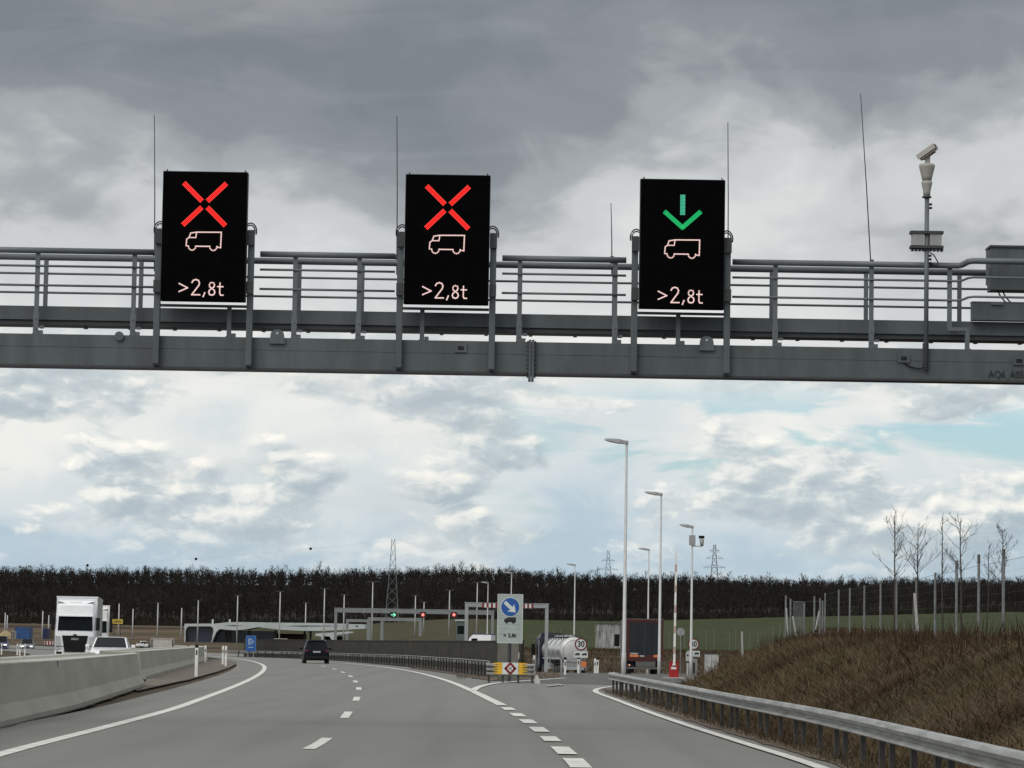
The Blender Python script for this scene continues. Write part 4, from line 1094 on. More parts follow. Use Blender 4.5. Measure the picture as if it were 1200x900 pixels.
def cab_front(th, y0, paint, W_=2.48, zt=3.62, front=True):
    hw = W_ / 2
    def sec(z, yf, w_): return [(-w_, y0 - 2.2, z), (-w_, y0 - yf - .22, z), (-w_ * .90, y0 - yf - .03, z), (-w_ * .5, y0 - yf, z), (w_ * .5, y0 - yf, z), (w_ * .90, y0 - yf - .03, z), (w_, y0 - yf - .22, z), (w_, y0 - 2.2, z)]
    return part('cab', MB().loft([sec(.42, .06, hw * .97), sec(.9, 0, hw), sec(1.85, .02, hw), sec(2.9, .28, hw * .97), sec(zt - .12, .42, hw * .94), sec(zt, .6, hw * .88)]), paint, th, 'auto', bevel=.03)
def semi(label, loc, rz, paint, tr_side, tr_front, tz=4.0):
    th = thing('truck', label, 'truck', loc, rz)
    cab_front(th, 0, paint)
    part('windscreen', MB().plate([(-1.08, -.028 + .012, 1.93), (1.08, -.028 + .012, 1.93), (1.03, -.255 + .012, 2.80), (-1.03, -.255 + .012, 2.80)][::-1], .012), GLASS, th)
    part('sun_visor', MB().loft([[(-1.08, y, z), (1.08, y, z), (1.08, y, z + .06), (-1.08, y, z + .06)] for y, z in ((-.26, 2.86), (-.05, 2.80))]), paint, th)
    part('grille', MB().prism([(-.80, 1.62), (.80, 1.62), (.62, .60), (-.62, .60)], .012, .03), BLACK, th)
    part('grille_slats', MB().box(-.7, .7, .032, .045, 1.18, 1.22).box(-.68, .68, .032, .045, 1.0, 1.03).box(-.66, .66, .032, .045, .82, .85), CHASSIS, th)
    o = text_mb('MAN', .20, 0, 1.40, 0, .006); o.v = [(-x, .05 - y, z) for x, y, z in o.v]
    part('grille_lettering', o, ALU, th)
    part('emblem', MB().prism([(-.14, 1.62), (.14, 1.62), (.10, 1.70), (0, 1.73), (-.10, 1.70)], .02, .045), mat('emblem_dark', (.08, .08, .09), .3), th)
    part('bumper', MB().prism([(-1.24, .72), (-.70, .72), (-.62, .45), (.62, .45), (.70, .72), (1.24, .72), (1.2, .30), (-1.2, .30)], -.1, .05), paint, th, bevel=.03)
    for s in (-1, 1):
        part('headlight', MB().prism([(s * .80, .74), (s * 1.22, .74), (s * 1.22, .92), (s * .85, .86)][::s], .0, .035), EM_HEAD if False else mat('lamp_glass', (.4, .4, .42), .15), th)
        part('bumper_intake', MB().box(min(s * .78, s * 1.12), max(s * .78, s * 1.12), .045, .06, .48, .62), BLACK, th)
        o = part('mirror', MB().box(min(s * 1.27, s * 1.50), max(s * 1.27, s * 1.50), -.35, -.20, 1.95, 2.75), BLACK, th, bevel=.04)
        part('mirror_arm', MB().box(min(s * 1.2, s * 1.3), max(s * 1.2, s * 1.3), -.3, -.25, 2.66, 2.70), BLACK, o)
        part('side_window', MB().plate([(s * 1.245, -.45, 1.95), (s * 1.245, -1.4, 1.95), (s * 1.215, -1.4, 2.7), (s * 1.215, -.6, 2.7)], .006 * s), GLASS, th)
        for y in (-1.4, -5.0): wheel(th, s * 1.08, y, .50, .32)
        for y in (-11.2, -12.5, -13.8): wheel(th, s * 1.08, y, .50, .36)
    dfl = MB().loft([[(-1.18 * k, y, 3.60), (-1.1 * k, y, z), (1.1 * k, y, z), (1.18 * k, y, 3.60)] for y, z, k in ((-.62, 3.63, .96), (-1.0, 3.80, 1), (-2.1, 3.93, 1))])
    part('roof_deflector', dfl, paint, th)
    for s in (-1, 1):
        part('deflector_corner_shade', MB().prism([(s * .60, 3.60), (s * 1.12, 3.66), (s * 1.10, 3.74), (s * .95, 3.72)][::s], -.70, -.60), mat('painted_shadow_grey', (.20, .21, .22), .5), th)  # grey wedges paint the shadow at the deflector corners
        part('corner_shade_panel', MB().prism([(s * .90, 1.55), (s * 1.20, 1.60), (s * 1.20, .98), (s * .84, .98)][::s], -.06, .014), mat('corner_shade_grey', (.42, .44, .45), .4), th)  # grey panels stand in for shading at the cab corners
        part('fog_lamp', MB().box(min(s * 1.0, s * 1.18), max(s * 1.0, s * 1.18), .05, .066, .66, .73), mat('lamp_glass', (.4, .4, .42), .15), th)
    part('lower_seam', MB().box(-1.22, 1.22, .0, .022, .935, .965), CHASSIS, th)
    part('deflector_slot', MB().box(-.40, .40, -.78, -.74, 3.66, 3.70), BLACK, th)
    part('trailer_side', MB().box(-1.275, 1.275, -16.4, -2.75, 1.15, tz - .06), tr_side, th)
    part('trailer_front', MB().box(-1.27, 1.27, -2.74, -2.68, 1.1, tz - .02), tr_front, th)
    part('trailer_roof', MB().box(-1.29, 1.29, -16.45, -2.66, tz - .058, tz + .03), tr_front, th)
    part('chassis', MB().box(-.5, .5, -16.2, -.6, .55, 1.14), CHASSIS, th)
    part('side_guard', MB().box(-1.22, -1.16, -10.4, -5.8, .45, 1.0).box(1.16, 1.22, -10.4, -5.8, .45, 1.0), tr_side, th)
    return th
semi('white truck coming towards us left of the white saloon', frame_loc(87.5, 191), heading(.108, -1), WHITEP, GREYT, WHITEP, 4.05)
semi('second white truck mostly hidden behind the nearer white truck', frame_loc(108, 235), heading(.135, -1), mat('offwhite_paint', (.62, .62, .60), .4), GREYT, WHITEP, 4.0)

# red trailer truck seen from behind
x = P(755.5, HOR, 213).x
th = thing('truck', 'red box trailer truck seen from behind beside the boom gate', 'truck', (x, 213, hz(x, 213)), heading(.008, 1))
part('trailer_body', MB().box(-1.275, 1.275, .06, 13.6, 1.05, 3.84), mat('trailer_grey_side', (.12, .125, .125), .6), th)
part('rear_frame', MB().box(-1.28, -1.05, 0, .058, 1.0, 3.86).box(1.05, 1.28, 0, .058, 1.0, 3.86).box(-1.05, 1.05, 0, .058, 3.66, 3.86).box(-1.05, 1.05, 0, .058, 1.0, 1.42), REDT, th)
part('rear_door', MB().box(-1.04, 1.04, .02, .056, 1.425, 3.655), DKBLUE, th)
part('roof_edge', MB().box(-1.29, 1.29, -.02, 13.65, 3.862, 3.92), mat('faded_pink_edge', (.15, .095, .09), .6), th)
part('door_bars', MB().tube([(-.5, -.02, 1.45), (-.5, -.02, 3.62)], .018, 6).tube([(.5, -.02, 1.45), (.5, -.02, 3.62)], .018, 6).box(-.03, .03, -.01, .018, 1.43, 3.65), mat('bar_dark', (.03, .03, .035), .5), th)
part('marker_plates', MB().box(-1.02, -.42, -.02, -.003, 1.28, 1.44).box(.62, 1.02, -.02, -.003, 1.28, 1.44), ORANGE, th)
part('plate_row', MB().box(-1.0, -.45, -.02, -.003, 1.47, 1.56).box(-.33, -.02, -.02, -.003, 1.30, 1.40), mat('plate_pale', (.40, .42, .42), .4), th)
part('underrun_bar', MB().box(-1.2, 1.2, .0, .1, .45, .60), mat('bar_grey', (.10, .10, .10), .6), th)
part('mud_flap', MB().box(-1.2, -.7, .2, .23, .2, .95), BLACK, th); part('mud_flap', MB().box(.7, 1.2, .2, .23, .2, .95), BLACK, th)
part('chassis', MB().box(-.6, .6, .3, 13.2, .6, 1.04), CHASSIS, th)
part('spare_panel', MB().box(-.6, .75, -.01, .03, .62, .98), mat('bar_grey', (.10, .10, .10), .6), th)
for s in (-1, 1):
    part('tail_light', MB().box(s * 1.08 - .12, s * 1.08 + .12, -.04, .0, .66, .78), mat('tail_lens', (.10, .01, .012), .3), th)
    part('lit_lamp', MB().box(s * 1.04 - .04, s * 1.04 + .04, -.06, -.042, .68, .76), emat('warm_tail', (1, .45, .30), 1.2), th)
    for y in (2.2, 3.5, 4.8, 12.0): wheel(th, s * 1.05, y, .50, .38)
part('cab', MB().box(-1.24, 1.24, 13.9, 16.0, .5, 3.7), REDT, th, bevel=.08)
for s in (-1, 1): part('mirror', MB().box(s * 1.5 - .2, s * 1.5 + .2, 15.4, 15.55, 2.0, 2.9), BLACK, th, bevel=.05)
part('side_skirt', MB().box(-1.29, -1.25, 5.6, 11.0, .45, 1.0), WHITE, th)

# silver tanker
Yt = 283.0
x = P(673, HOR, Yt).x
th = thing('tanker_truck', 'polished silver tanker truck with a navy cab seen from behind', 'tanker truck', (x, Yt, hz(x, Yt)), heading(-.15, 1))
part('tank_end', MB().lathe([(.05, 0), (.55, .03), (1.0, .12), (1.19, .26), (1.225, .38)], (0, 0, 2.30), 'y', 40, 1.02), mat('tank_end_grey', (.55, .55, .54), .38, .25, .08, 2), th, 'auto')
prof = [(1.19, .30), (1.235, .40), (1.235, .55), (1.215, .56), (1.215, 11.0), (1.1, 11.3), (.5, 11.5)]
part('tank', MB().lathe(prof, (0, 0, 2.30), 'y', 40, 1.02), CHROME, th, 'auto')
mb = MB()
for y in (.45, 3.2, 6.0, 8.6): mb.lathe([(1.225, y), (1.25, y + .02), (1.25, y + .10), (1.225, y + .12)], (0, 0, 2.30), 'y', 40, 1.02)
part('tank_bands', mb, ALU, th, True)
part('rear_ring', MB().lathe([(.98, .105), (1.02, .10), (1.03, .14), (.99, .15)], (0, 0, 2.30), 'y', 36, 1.02), ALU, th, True)
mb = MB().box(-.45, .45, .8, 10.8, 3.53, 3.57)
for y in np.linspace(.9, 10.7, 8):
    for xx in (-.85, .85): mb.tube([(xx, float(y), 3.25), (xx, float(y), 3.78)], .03, 6)
for xx in (-.85, .85): mb.tube([(xx, .9, 3.78), (xx, 10.7, 3.78)], .035, 6)
part('catwalk', mb, STEEL_D, th)
mb = MB()
for y in (2, 4.5, 7, 9.5): mb.lathe([(.26, 3.5), (.26, 3.68), (.1, 3.72)], (0, y, 0), n=14)
part('hatches', mb, ALU, th)
part('hose_tray', MB().tube([(-1.12, .6, 1.55), (-1.12, 10.6, 1.55)], .09, 8).tube([(1.12, .6, 1.55), (1.12, 10.6, 1.55)], .09, 8), ALU, th)
part('chassis', MB().box(-.5, .5, .6, 14.6, .75, 1.15).box(-.9, .9, 1, 10, 1.02, 1.2), CHASSIS, th)
part('bumper', MB().box(-1.22, 1.22, .02, .16, .55, .80), ALU, th)
part('rear_panel', MB().box(-1.15, 1.15, .18, .24, .80, 1.22), mat('tanker_rear_grey', (.30, .30, .30), .5, .3), th)
part('orange_placard', MB().box(.52, 1.16, .12, .16, .84, 1.36), ORANGE, th)
part('number_plate', MB().box(-.30, .22, .0, .018, .58, .70), mat('plate_pale', (.40, .42, .42), .4), th)
for s in (-1, 1):
    part('tail_light', MB().box(s * 1.05 - .13, s * 1.05 + .13, -.02, .018, .60, .74), mat('tail_lens', (.10, .01, .012), .3), th)
    part('mudguard', MB().box(s * 1.05 - .18, s * 1.05 + .18, .5, 5.2, 1.05, 1.10), CHASSIS, th)
    for y in (1.3, 2.6, 3.9, 10.4, 14.0): wheel(th, s * 1.02, y, .50, .40)
part('equipment_locker', MB().box(-1.2, -.7, 6.2, 8.6, .55, 1.15), ALU, th)
part('side_ladder', MB().tube([(-1.24, 5.8, .8), (-1.24, 5.8, 2.4)], .03, 6).tube([(-1.24, 6.2, .8), (-1.24, 6.2, 2.4)], .03, 6), GALV, th)
part('cab', MB().box(-1.25, 1.25, 12.4, 14.7, .55, 3.55), NAVY, th, bevel=.1)
part('cab_roof', MB().loft([[(-1.15, y, 3.55), (-1.05, y, z), (1.05, y, z), (1.15, y, 3.55)] for y, z in ((12.5, 3.95), (13.4, 3.85), (14.3, 3.6))]), NAVY, th)
part('side_window', MB().box(-1.262, -1.252, 13.4, 14.4, 1.95, 2.75), GLASS, th)
part('modelled_highlight', MB().box(-1.275, -1.255, 12.5, 12.7, .9, 3.3), ALU, th)  # bright strip modelled as a highlight down the cab side
for s in (-1, 1): part('mirror', MB().box(s * 1.55 - .18, s * 1.55 + .18, 14.2, 14.4, 1.6, 2.9), BLACK, th, bevel=.05)

# white van behind the dark wall
q = P(563, HOR, 330); 
th = thing('van', 'white van with a blue roof edge, roof showing above the dark wall', 'van', (q.x, 330, hz(q.x, 330)), heading(-1, .25))
part('body', MB().loft([[(-.98, y, .4), (-.98, y, z * .6), (-.88, y, z), (.88, y, z), (.98, y, z * .6), (.98, y, .4)] for y, z in ((-1.4, 2.35), (-1.3, 2.45), (.6, 2.45), (.9, 2.2), (1.35, 1.5))]), WHITEP, th, 'auto')
part('roof_edge', MB().box(-.9, .9, -1.38, .7, 2.46, 2.54), mat('van_blue', (.03, .07, .18), .5), th)
part('side_window', MB().box(-1.0, -.975, .1, .75, 1.5, 2.05).box(.975, 1.0, .1, .75, 1.5, 2.05), GLASS, th)
for s in (-1, 1):
    for y in (-.9, .9): wheel(th, s * .88, y, .33, .22)

# ------------------------------------------------------------------ far gantries and signals
FG = mat('far_gantry_grey', (.20, .215, .22), .6, 0, .1, 1)
FGL = mat('far_gantry_pale', (.30, .325, .33), .6, 0, .1, 1)
def far_gantry(name, label, pa, ya, pb, yb, Y, beam, leg, extra=(), mlt=FG):
    a = P(pa, ya, Y); b = P(pb, yb, Y)
    th = thing(name, label, 'gantry', (a.x, Y, 0), group='portal gantries at the checkpoint'); L_ = b.x - a.x
    zt = (a.z + b.z) / 2
    part('beam', MB().box(0, L_, 0, .4, zt - beam, zt), mlt, th, bevel=.02)
    part('beam_top', MB().box(-.05, L_ + .05, -.03, .43, zt + .002, zt + .06), FGL, th)
    for x in (leg / 2, L_ - leg / 2) + tuple(extra):
        part('leg', MB().box(x - leg / 2, x + leg / 2, .02, .38, hz(a.x + x, Y) - .3, zt - beam - .001), mlt, th)
    return th, a.x, zt - beam
g1, gx0, gzb = far_gantry('portal_gantry', 'long far gantry carrying one green and two red lights', 392, 713, 579, 715.5, 440, .6, .40)
far_gantry('portal_gantry', 'lower grey gantry behind the long one, left of the floodlight masts', 431, 724, 494.5, 724.5, 560, .55, .55, (2.6,))
far_gantry('portal_gantry', 'small grey gantry right of the pale canopy roof', 405.5, 726, 433, 726, 600, .5, .5)
g3, hx0, hzb = far_gantry('height_gauge', 'height gauge gantry with red and white stripes behind the arrow sign', 545, 706.5, 643, 708, 270, .36, .30, mlt=FGL)
mbw = MB(); mbr = MB()
zt = hzb + .36
for a, b, n_ in ((565, 583, 7), (613, 625, 5)):
    xa, xb = P(a, 708, 270).x - hx0, P(b, 708, 270).x - hx0
    for i in range(n_):
        (mbr if i % 2 == 0 else mbw).box(xa + (xb - xa) * i / n_, xa + (xb - xa) * (i + 1) / n_, -.03, -.002, hzb - .02, zt + .04)
part('red_stripes', mbr, mat('stripe_red', (.20, .02, .025), .5), g3); part('white_stripes', mbw, REFWHITE, g3)
for px, kind, lab in ((461, 'g', 'small signal with green arrow under the long far gantry'), (495.7, 'r', 'small red signal, left one under the long far gantry'), (532, 'r', 'small red signal, right one under the long far gantry')):
    q = P(px, 720.5, 440)
    th = thing('signal_light', lab, 'signal light', (q.x, 439.8, q.z), group='signals on the far gantry')
    part('signal_box', MB().box(-.42, .42, 0, .15, -.45, .40), mat('signal_dark', (.008, .014, .012) if kind == 'g' else (.05, .006, .006), .6), th)
    if kind == 'g':
        m = MB(); stroke(m, [(-.40 + .1, 0), (.28, 0)], .10, -.01); stroke(m, [(.05, .24), (.30, 0), (.05, -.24)], .10, -.01); part('green_arrow', m, emat('far_green', (.25, 1, .6), 1.3), th)
    else:
        part('red_lamp', MB().lathe([(.20, -.02), (.20, -.005)], (0, 0, 0), 'y', 16), emat('far_red', (1, .30, .26), 1.4), th)
        part('red_glow_ring', MB().lathe([(.34, -.004), (.34, -.001)], (0, 0, 0), 'y', 16), emat('far_red_ring', (.35, .01, .02), .6), th)
    part('hanger', MB().box(-.05, .05, .03, .1, .402, gzb - q.z), FG, th)
# small shelter by the second red light
q = P(534, 726, 420); q2 = P(546, 728, 420); zb = hz(q.x, 420)
th = thing('shelter', 'small pale roofed booth right of the second red light', 'shelter', (q.x, 420, zb)); wv = q2.x - q.x
part('roof', MB().box(-.1, wv + .1, 0, 2.0, q.z - zb - .2, q.z - zb), ROOFM, th)
part('booth', MB().box(.1, wv - .1, .2, 1.8, -.2, q.z - zb - .201), mat('booth_grey', (.10, .12, .11), .6), th)
part('window', MB().box(.25, wv - .25, .17, .198, 1.2, 2.3), GLASS, th)

# ------------------------------------------------------------------ checkpoint building with the sweeping roof
Yb = 640.0
def bx(px): return P(px, 740, Yb).x
def bz(px, py): return P(px, py, Yb).z
ox = bx(217); zb0 = hz(ox, Yb)
bd = thing('station_building', 'low checkpoint building with sweeping pale roof and dark glass end', 'building', (ox, Yb, zb0))
def BL(px, py): q = P(px, py, Yb); return (q.x - ox, q.z - zb0)
ring = [BL(217, 757), BL(217, 731), BL(247, 730.8), BL(252, 731), BL(266, 729.3), BL(285, 729), BL(320, 729.6), BL(380, 730.3), BL(428, 731.8), BL(428, 736.8), BL(400, 738.5), BL(380, 739.3), BL(357, 739.3), BL(330, 738), BL(303, 735), BL(287, 737.8), BL(276, 738.5), BL(258, 737.2), BL(254, 741), BL(250, 750), BL(248.3, 757), BL(247.3, 757), BL(249, 750), BL(250.8, 740), BL(250.5, 736), BL(248, 734), BL(222, 734), BL(219.5, 736), BL(218.2, 740), BL(218.0, 757)]
def prism_tess(mb, poly, a, b):
    tri = tessellate_polygon([[Vector((u, v, 0)) for u, v in poly]]); n = len(poly)
    vs = [(u, a, v) for u, v in poly] + [(u, b, v) for u, v in poly]
    return mb.add(vs, [tuple(t) for t in tri] + [tuple(i + n for i in t) for t in tri] + [(i, (i + 1) % n, n + (i + 1) % n, n + i) for i in range(n)])
part('roof', prism_tess(MB(), ring, -1.5, 12), ROOFM, bd)
mb = MB(); prism_tess(mb, [BL(264, 733.2), BL(275, 732.4), BL(286, 733.3), BL(276, 733.9)], -1.53, -1.505); prism_tess(mb, [BL(330, 733.7), BL(357, 733.0), BL(410, 733.6), BL(357, 734.5)], -1.53, -1.505)
part('roof_groove', mb, mat('groove_dark', (.07, .09, .10), .6), bd)
part('glass_end', MB().box(*[BL(219, 750)[0], BL(249.5, 750)[0]], 0, 10, -.3, BL(230, 734.2)[1]), mat('slate_glass', (.028, .034, .055), .25, 0, .15, .8), bd)
mb = MB()
for i in range(9): x = BL(221 + i * 3.4, 750)[0]; mb.box(x, x + .08, -.06, -.005, -.3, BL(230, 735)[1])
part('glass_fins', mb, mat('slate_fin', (.05, .055, .08), .4), bd)
part('glass_hall', MB().box(BL(251, 750)[0], BL(322, 750)[0], 2.5, 10, -.3, BL(300, 737)[1] - .4), mat('hall_glass', (.012, .016, .03), .2, 0, .3, .5), bd)
for px in (264, 268, 291, 322, 356, 363): 
    x = BL(px, 750)[0]; part('column', MB().box(x - .22, x + .22, 2.0, 2.4, -.3, BL(px, 738)[1] - .1), mat('column_dark', (.03, .028, .03), .6), bd)
for px in (247, 267): 
    x = BL(px, 730)[0]; part('chimney', MB().box(x - .18, x + .18, 4, 4.4, BL(px, 730.5)[1] - .3, BL(px, 725.5)[1]), ROOFM, bd)
part('reddish_core', MB().box(BL(321, 750)[0], BL(356, 750)[0], 8, 9, -.3, BL(330, 739)[1] - .6), mat('core_brown', (.08, .045, .035), .8), bd)
part('roof_mark', prism_tess(MB(), [BL(416.5, 733), BL(419.8, 733), BL(419.8, 735.6)], -1.53, -1.505), TXT, bd)
# smaller canopy in front
Yc = 590.0
q = P(369, 744, Yc); th = thing('canopy', 'small pale sloping canopy below the right end of the roof', 'canopy', (q.x, Yc, hz(q.x, Yc)))
def CL(px, py): r_ = P(px, py, Yc); return (r_.x - q.x, r_.z - th.location.z)
part('canopy_roof', prism_tess(MB(), [CL(369, 745), CL(370, 742.3), CL(392, 741), CL(413, 740), CL(413, 741.8), CL(396, 744.0), CL(393, 749), CL(390, 751), CL(388, 749), CL(386, 745.8), CL(380, 745.5), CL(378.5, 752), CL(376.5, 752), CL(376.5, 746)], 0, 5), ROOFM, th)
part('canopy_painted_shade', MB().box(CL(380, 750)[0], CL(402, 750)[0], 3, 3.4, -.3, CL(390, 745.5)[1]), CHASSIS, th)  # black panel stands in for the shade under the canopy
# blue information sign
Yp = 276.0
a = P(288, 763, Yp); b = P(300, 745, Yp)
th = thing('information_sign', 'blue sign with white symbol beyond the guardrail on the bend', 'road sign', ((a.x + b.x) / 2, Yp, 0)); hw = (b.x - a.x) / 2
part('panel', MB().box(-hw, hw, 0, .05, a.z, b.z), BLUE, th)
part('panel_rim', MB().box(-hw, hw, -.006, -.001, b.z - .04, b.z).box(-hw, -hw + .04, -.006, -.001, a.z, b.z - .04).box(hw - .04, hw, -.006, -.001, a.z, b.z - .04), mat('rim_pale_blue', (.10, .22, .42), .5), th)
zc_ = (a.z + b.z) / 2 + .1
m = MB(); stroke(m, [(-.17, zc_ + .36), (-.17, zc_ - .22)], .09, -.008); stroke(m, [(-.17, zc_ + .36), (.10, zc_ + .22), (.26, zc_ + .03), (.05, zc_ - .12), (-.17, zc_ - .16)], .08, -.008); stroke(m, [(.0, zc_ + .1), (.0, zc_ - .02)], .07, -.008)
m.box(-.22, .22, -.012, -.008, zc_ - .48, zc_ - .42)
part('symbol', m, mat('symbol_pale', (.40, .50, .62), .5), th)
part('sign_post', MB().tube([(-.25, .1, -.3), (-.25, .1, b.z - .1)], .04, 6).tube([(.25, .1, -.3), (.25, .1, b.z - .1)], .04, 6), GALV, th)
# things on the far left yard
def far_box(name, label, cat, pa, pb, yt, yb, Y, m, dep=2.4, group=None, ribs=True, roofm=None):
    a = P(pa, yb, Y); b = P(pb, yt, Y); zb = min(a.z, hz(a.x, Y))
    th = thing(name, label, cat, (a.x, Y, zb), group=group); L_ = b.x - a.x; ht = b.z - zb
    mb = MB()
    if ribs:
        n_ = 24
        mb.prism([(L_ * i / n_, -.04 if i % 2 else .0) for i in range(n_ + 1)] + [(L_, dep), (0, dep)], 0, ht, 'z')
    else: mb.box(0, L_, 0, dep, 0, ht)
    part('box_walls', mb, m, th)
    part('box_roof', MB().box(-.04, L_ + .04, -.06, dep + .04, ht + .002, ht + .1), roofm or m, th)
    part('door_edge', MB().box(.1, .25, -.09, -.05, .1, ht - .1).box(L_ - .25, L_ - .1, -.09, -.05, .1, ht - .1), STEEL_D, th)
    return th
far_box('container', 'blue container on the yard near the left edge of the photo', 'container', 17, 36.5, 736, 746, 640, BLUEC)
far_box('container', 'navy and white site container just left of the white truck', 'container', 48.5, 56.5, 737, 747, 650, mat('navy_container', (.02, .03, .10), .6))
far_box('container', 'small white container left of the blue one', 'container', 12.5, 17, 740, 745.5, 635, mat('white_container', (.42, .40, .34), .7))
far_box('container', 'ochre container touching the white truck outline', 'container', 57.5, 62, 737, 747.5, 660, mat('ochre_container', (.16, .12, .05), .7))
far_box('concrete_block', 'pale long concrete block with dark holes left of the building', 'concrete block', 176.5, 204, 749, 756, 430, CONCB, .6, ribs=False)
far_box('mast_plinth', 'white concrete plinth of the mast before the pale roof', 'concrete block', 321, 336.5, 749, 752.5, 555, CONCB, 1.5, ribs=False)
car('car', 'small white parked car by the pale concrete block', frame_loc(171, 455), heading(1, .1), WHITEP, 2.9, 1.7, 1.05)
# soil heap and machine at far left
a = P(7, 745, 660)
mb = MB().lathe([(2.2, -.4), (1.9, .3), (1.2, 1.0), (.5, 1.5), (.05, 1.6)], n=14); rs = random.Random(4)
mb.v = [(x + rs.uniform(-.15, .15), y + rs.uniform(-.15, .15), z + rs.uniform(-.1, .1)) for x, y, z in mb.v]
simple_thing('sand_heap', 'pale yellow sand heap left of the small white container', 'sand heap', mb, mat('sand', (.30, .24, .13), .95), (a.x, 660, hz(a.x, 660)))
# red and white barrier boards
a = P(52, 757, 480); b = P(62.5, 752, 480)
th = thing('roadwork_barrier', 'red and white striped barrier boards left of the white truck', 'barrier', (a.x, 480, min(a.z, hz(a.x, 480)))); L_ = b.x - a.x
part('board', MB().box(0, L_, 0, .1, .2, .75), REFWHITE, th)
mb = MB()
for i in range(3): mb.box(L_ * (i / 3 + .05), L_ * (i / 3 + .24), -.01, -.001, .2, .75)
part('red_bands', mb, mat('band_red', (.28, .03, .04), .6), th)
part('feet', MB().box(0, .1, -.2, .3, 0, .2).box(L_ - .1, L_, -.2, .3, 0, .2), BLACK, th)
# yellow board
a = P(131.5, 731, 690); b = P(144, 725.7, 690)
th = thing('yellow_board', 'yellow board on the yard right of the second white truck', 'board', ((a.x + b.x) / 2, 690, hz(a.x, 690))); hw = (b.x - a.x) / 2; z0_, z1_ = a.z - th.location.z, b.z - th.location.z
part('panel', MB().box(-hw, hw, 0, .1, z0_, z1_), mat('board_yellow', (.50, .36, .05), .6), th)
part('board_marks', MB().box(-hw * .75, hw * .7, -.02, -.003, z0_ + .3, z1_ - .3), mat('board_marks', (.22, .15, .03), .6), th)
part('board_posts', MB().box(-hw * .7, -hw * .6, .101, .2, -.3, z0_ + .2).box(hw * .6, hw * .7, .101, .2, -.3, z0_ + .2), STEEL_D, th)

# ------------------------------------------------------------------ pylons and marker balls
def pylon(px, Y, ytop, label, arms, wb=3.0, th_=.14):
    q = P(px, ytop, Y); zb = hz(q.x, Y) - .5; h = q.z - zb
    th = thing('power_pylon', label, 'pylon', (q.x, Y, zb), group='lattice power pylons')
    mb = MB(); n_ = 9
    def wdt(t): return wb * (1 - t) ** 1.15 + .35 * t + .1
    lv = [i / n_ for i in range(n_ + 1)]
    for sx in (-1, 1):
        for sy in (-1, 1): mb.tube([(sx * wdt(t), sy * wdt(t), t * h) for t in lv], th_, 4)
    for i in range(n_):
        a, b = wdt(lv[i]), wdt(lv[i + 1]); za, zb_ = lv[i] * h, lv[i + 1] * h
        for sy in (-1, 1):
            mb.tube([(-a, sy * a, za), (b, sy * b, zb_)], th_ * .6, 4); mb.tube([(a, sy * a, za), (-b, sy * b, zb_)], th_ * .6, 4)
            mb.tube([(sy * a, -a, za), (sy * b, b, zb_)], th_ * .6, 4)
    part('lattice_tower', mb, mat('pylon_steel', (.12, .13, .14), .6), th)
    for f, L_ in arms:
        m = MB(); z = f * h
        m.tube([(-L_, 0, z), (L_, 0, z)], th_ * .9, 4); m.tube([(-L_, 0, z), (0, 0, z + h * .045), (L_, 0, z)], th_ * .7, 4)
        for s in (-1, 1):
            for g in (.95, .6): m.tube([(s * L_ * g, 0, z), (s * L_ * g, 0, z - h * .035)], th_ * .6, 4)
        part('cross_arm', m, mat('pylon_steel', (.12, .13, .14), .6), th)
    return th
pylon(461, 875, 631.5, 'dark lattice pylon in front of the wooded hill above the far gantry', [(.65, 2.6)], 1.9, .07)
pylon(713, 1480, 645, 'faint lattice pylon on the skyline left of the tallest street lamps', [(.62, 4.6), (.8, 3.2)], 2.6, .11)
pylon(837.5, 1400, 638, 'lattice pylon with two cross arms on the skyline right of the camera lamp', [(.60, 5.0), (.76, 3.8), (.89, 2.2)], 2.6, .12)
for px, py, lab in ((102.5, 662.5, 'lowest tiny dark marker ball over the wood, above the white truck'), (229.7, 655, 'middle tiny dark marker ball in the sky above the building'), (364, 643, 'highest tiny dark marker ball left of the dark pylon')):
    q = P(px, py, 900)
    simple_thing('marker_ball', lab, 'marker ball', MB().lathe([(.05, -.42), (.26, -.33), (.40, -.13), (.42, 0), (.40, .13), (.26, .33), (.05, .42)], n=12), BLACK, tuple(q), group='marker balls on the power line')
pts = [P(-40, 668, 900), P(102.5, 662.5, 900), P(229.7, 655, 900), P(364, 643, 900), P(455, 634, 880)]
o = link('power_line', MB().tube([tuple(p) for p in pts], .012, 4).mesh('power_line', STEEL_D)); tag(o, 'thin overhead cable through the marker balls to the dark pylon', 'cable')

# ------------------------------------------------------------------ fences on the bank
FP = mat('fence_post_grey', (.165, .175, .18), .8, 0, .2, 4)
FPD = mat('fence_post_dark', (.10, .095, .09), .85, 0, .2, 4)
th = thing('wire_fence', 'tall wire fence with grey posts along the top of the bank', 'fence')
posts = [(967, 695), (983, 691), (996, 689), (1013, 686), (1032, 681), (1050.6, 679.5), (1074, 676.5), (1096, 671), (1121, 666.5), (1147, 660), (1176, 654.5), (1215, 646)]
tops = []; bots = []
for i, (px, yt) in enumerate(posts):
    k = P(px, 700, 1000).x / 1000
    Y = (18.4 - 115 * .0418) / (k - .0418); q = P(px, yt, Y); zb = hz(q.x, Y)
    r_ = .055
    o = part('fence_post', MB().tube([(q.x, Y, zb - .4), (q.x, Y, q.z)], r_, 8), FP, th)
    if i >= 8: part('post_extension', MB().tube([(q.x, Y, q.z), (q.x, Y, q.z + .35)], r_ * 1.15, 8), FPD, o)
    tops.append(Vector((q.x, Y, q.z - .1))); bots.append(Vector((q.x, Y, zb + .1)))
mb = MB()
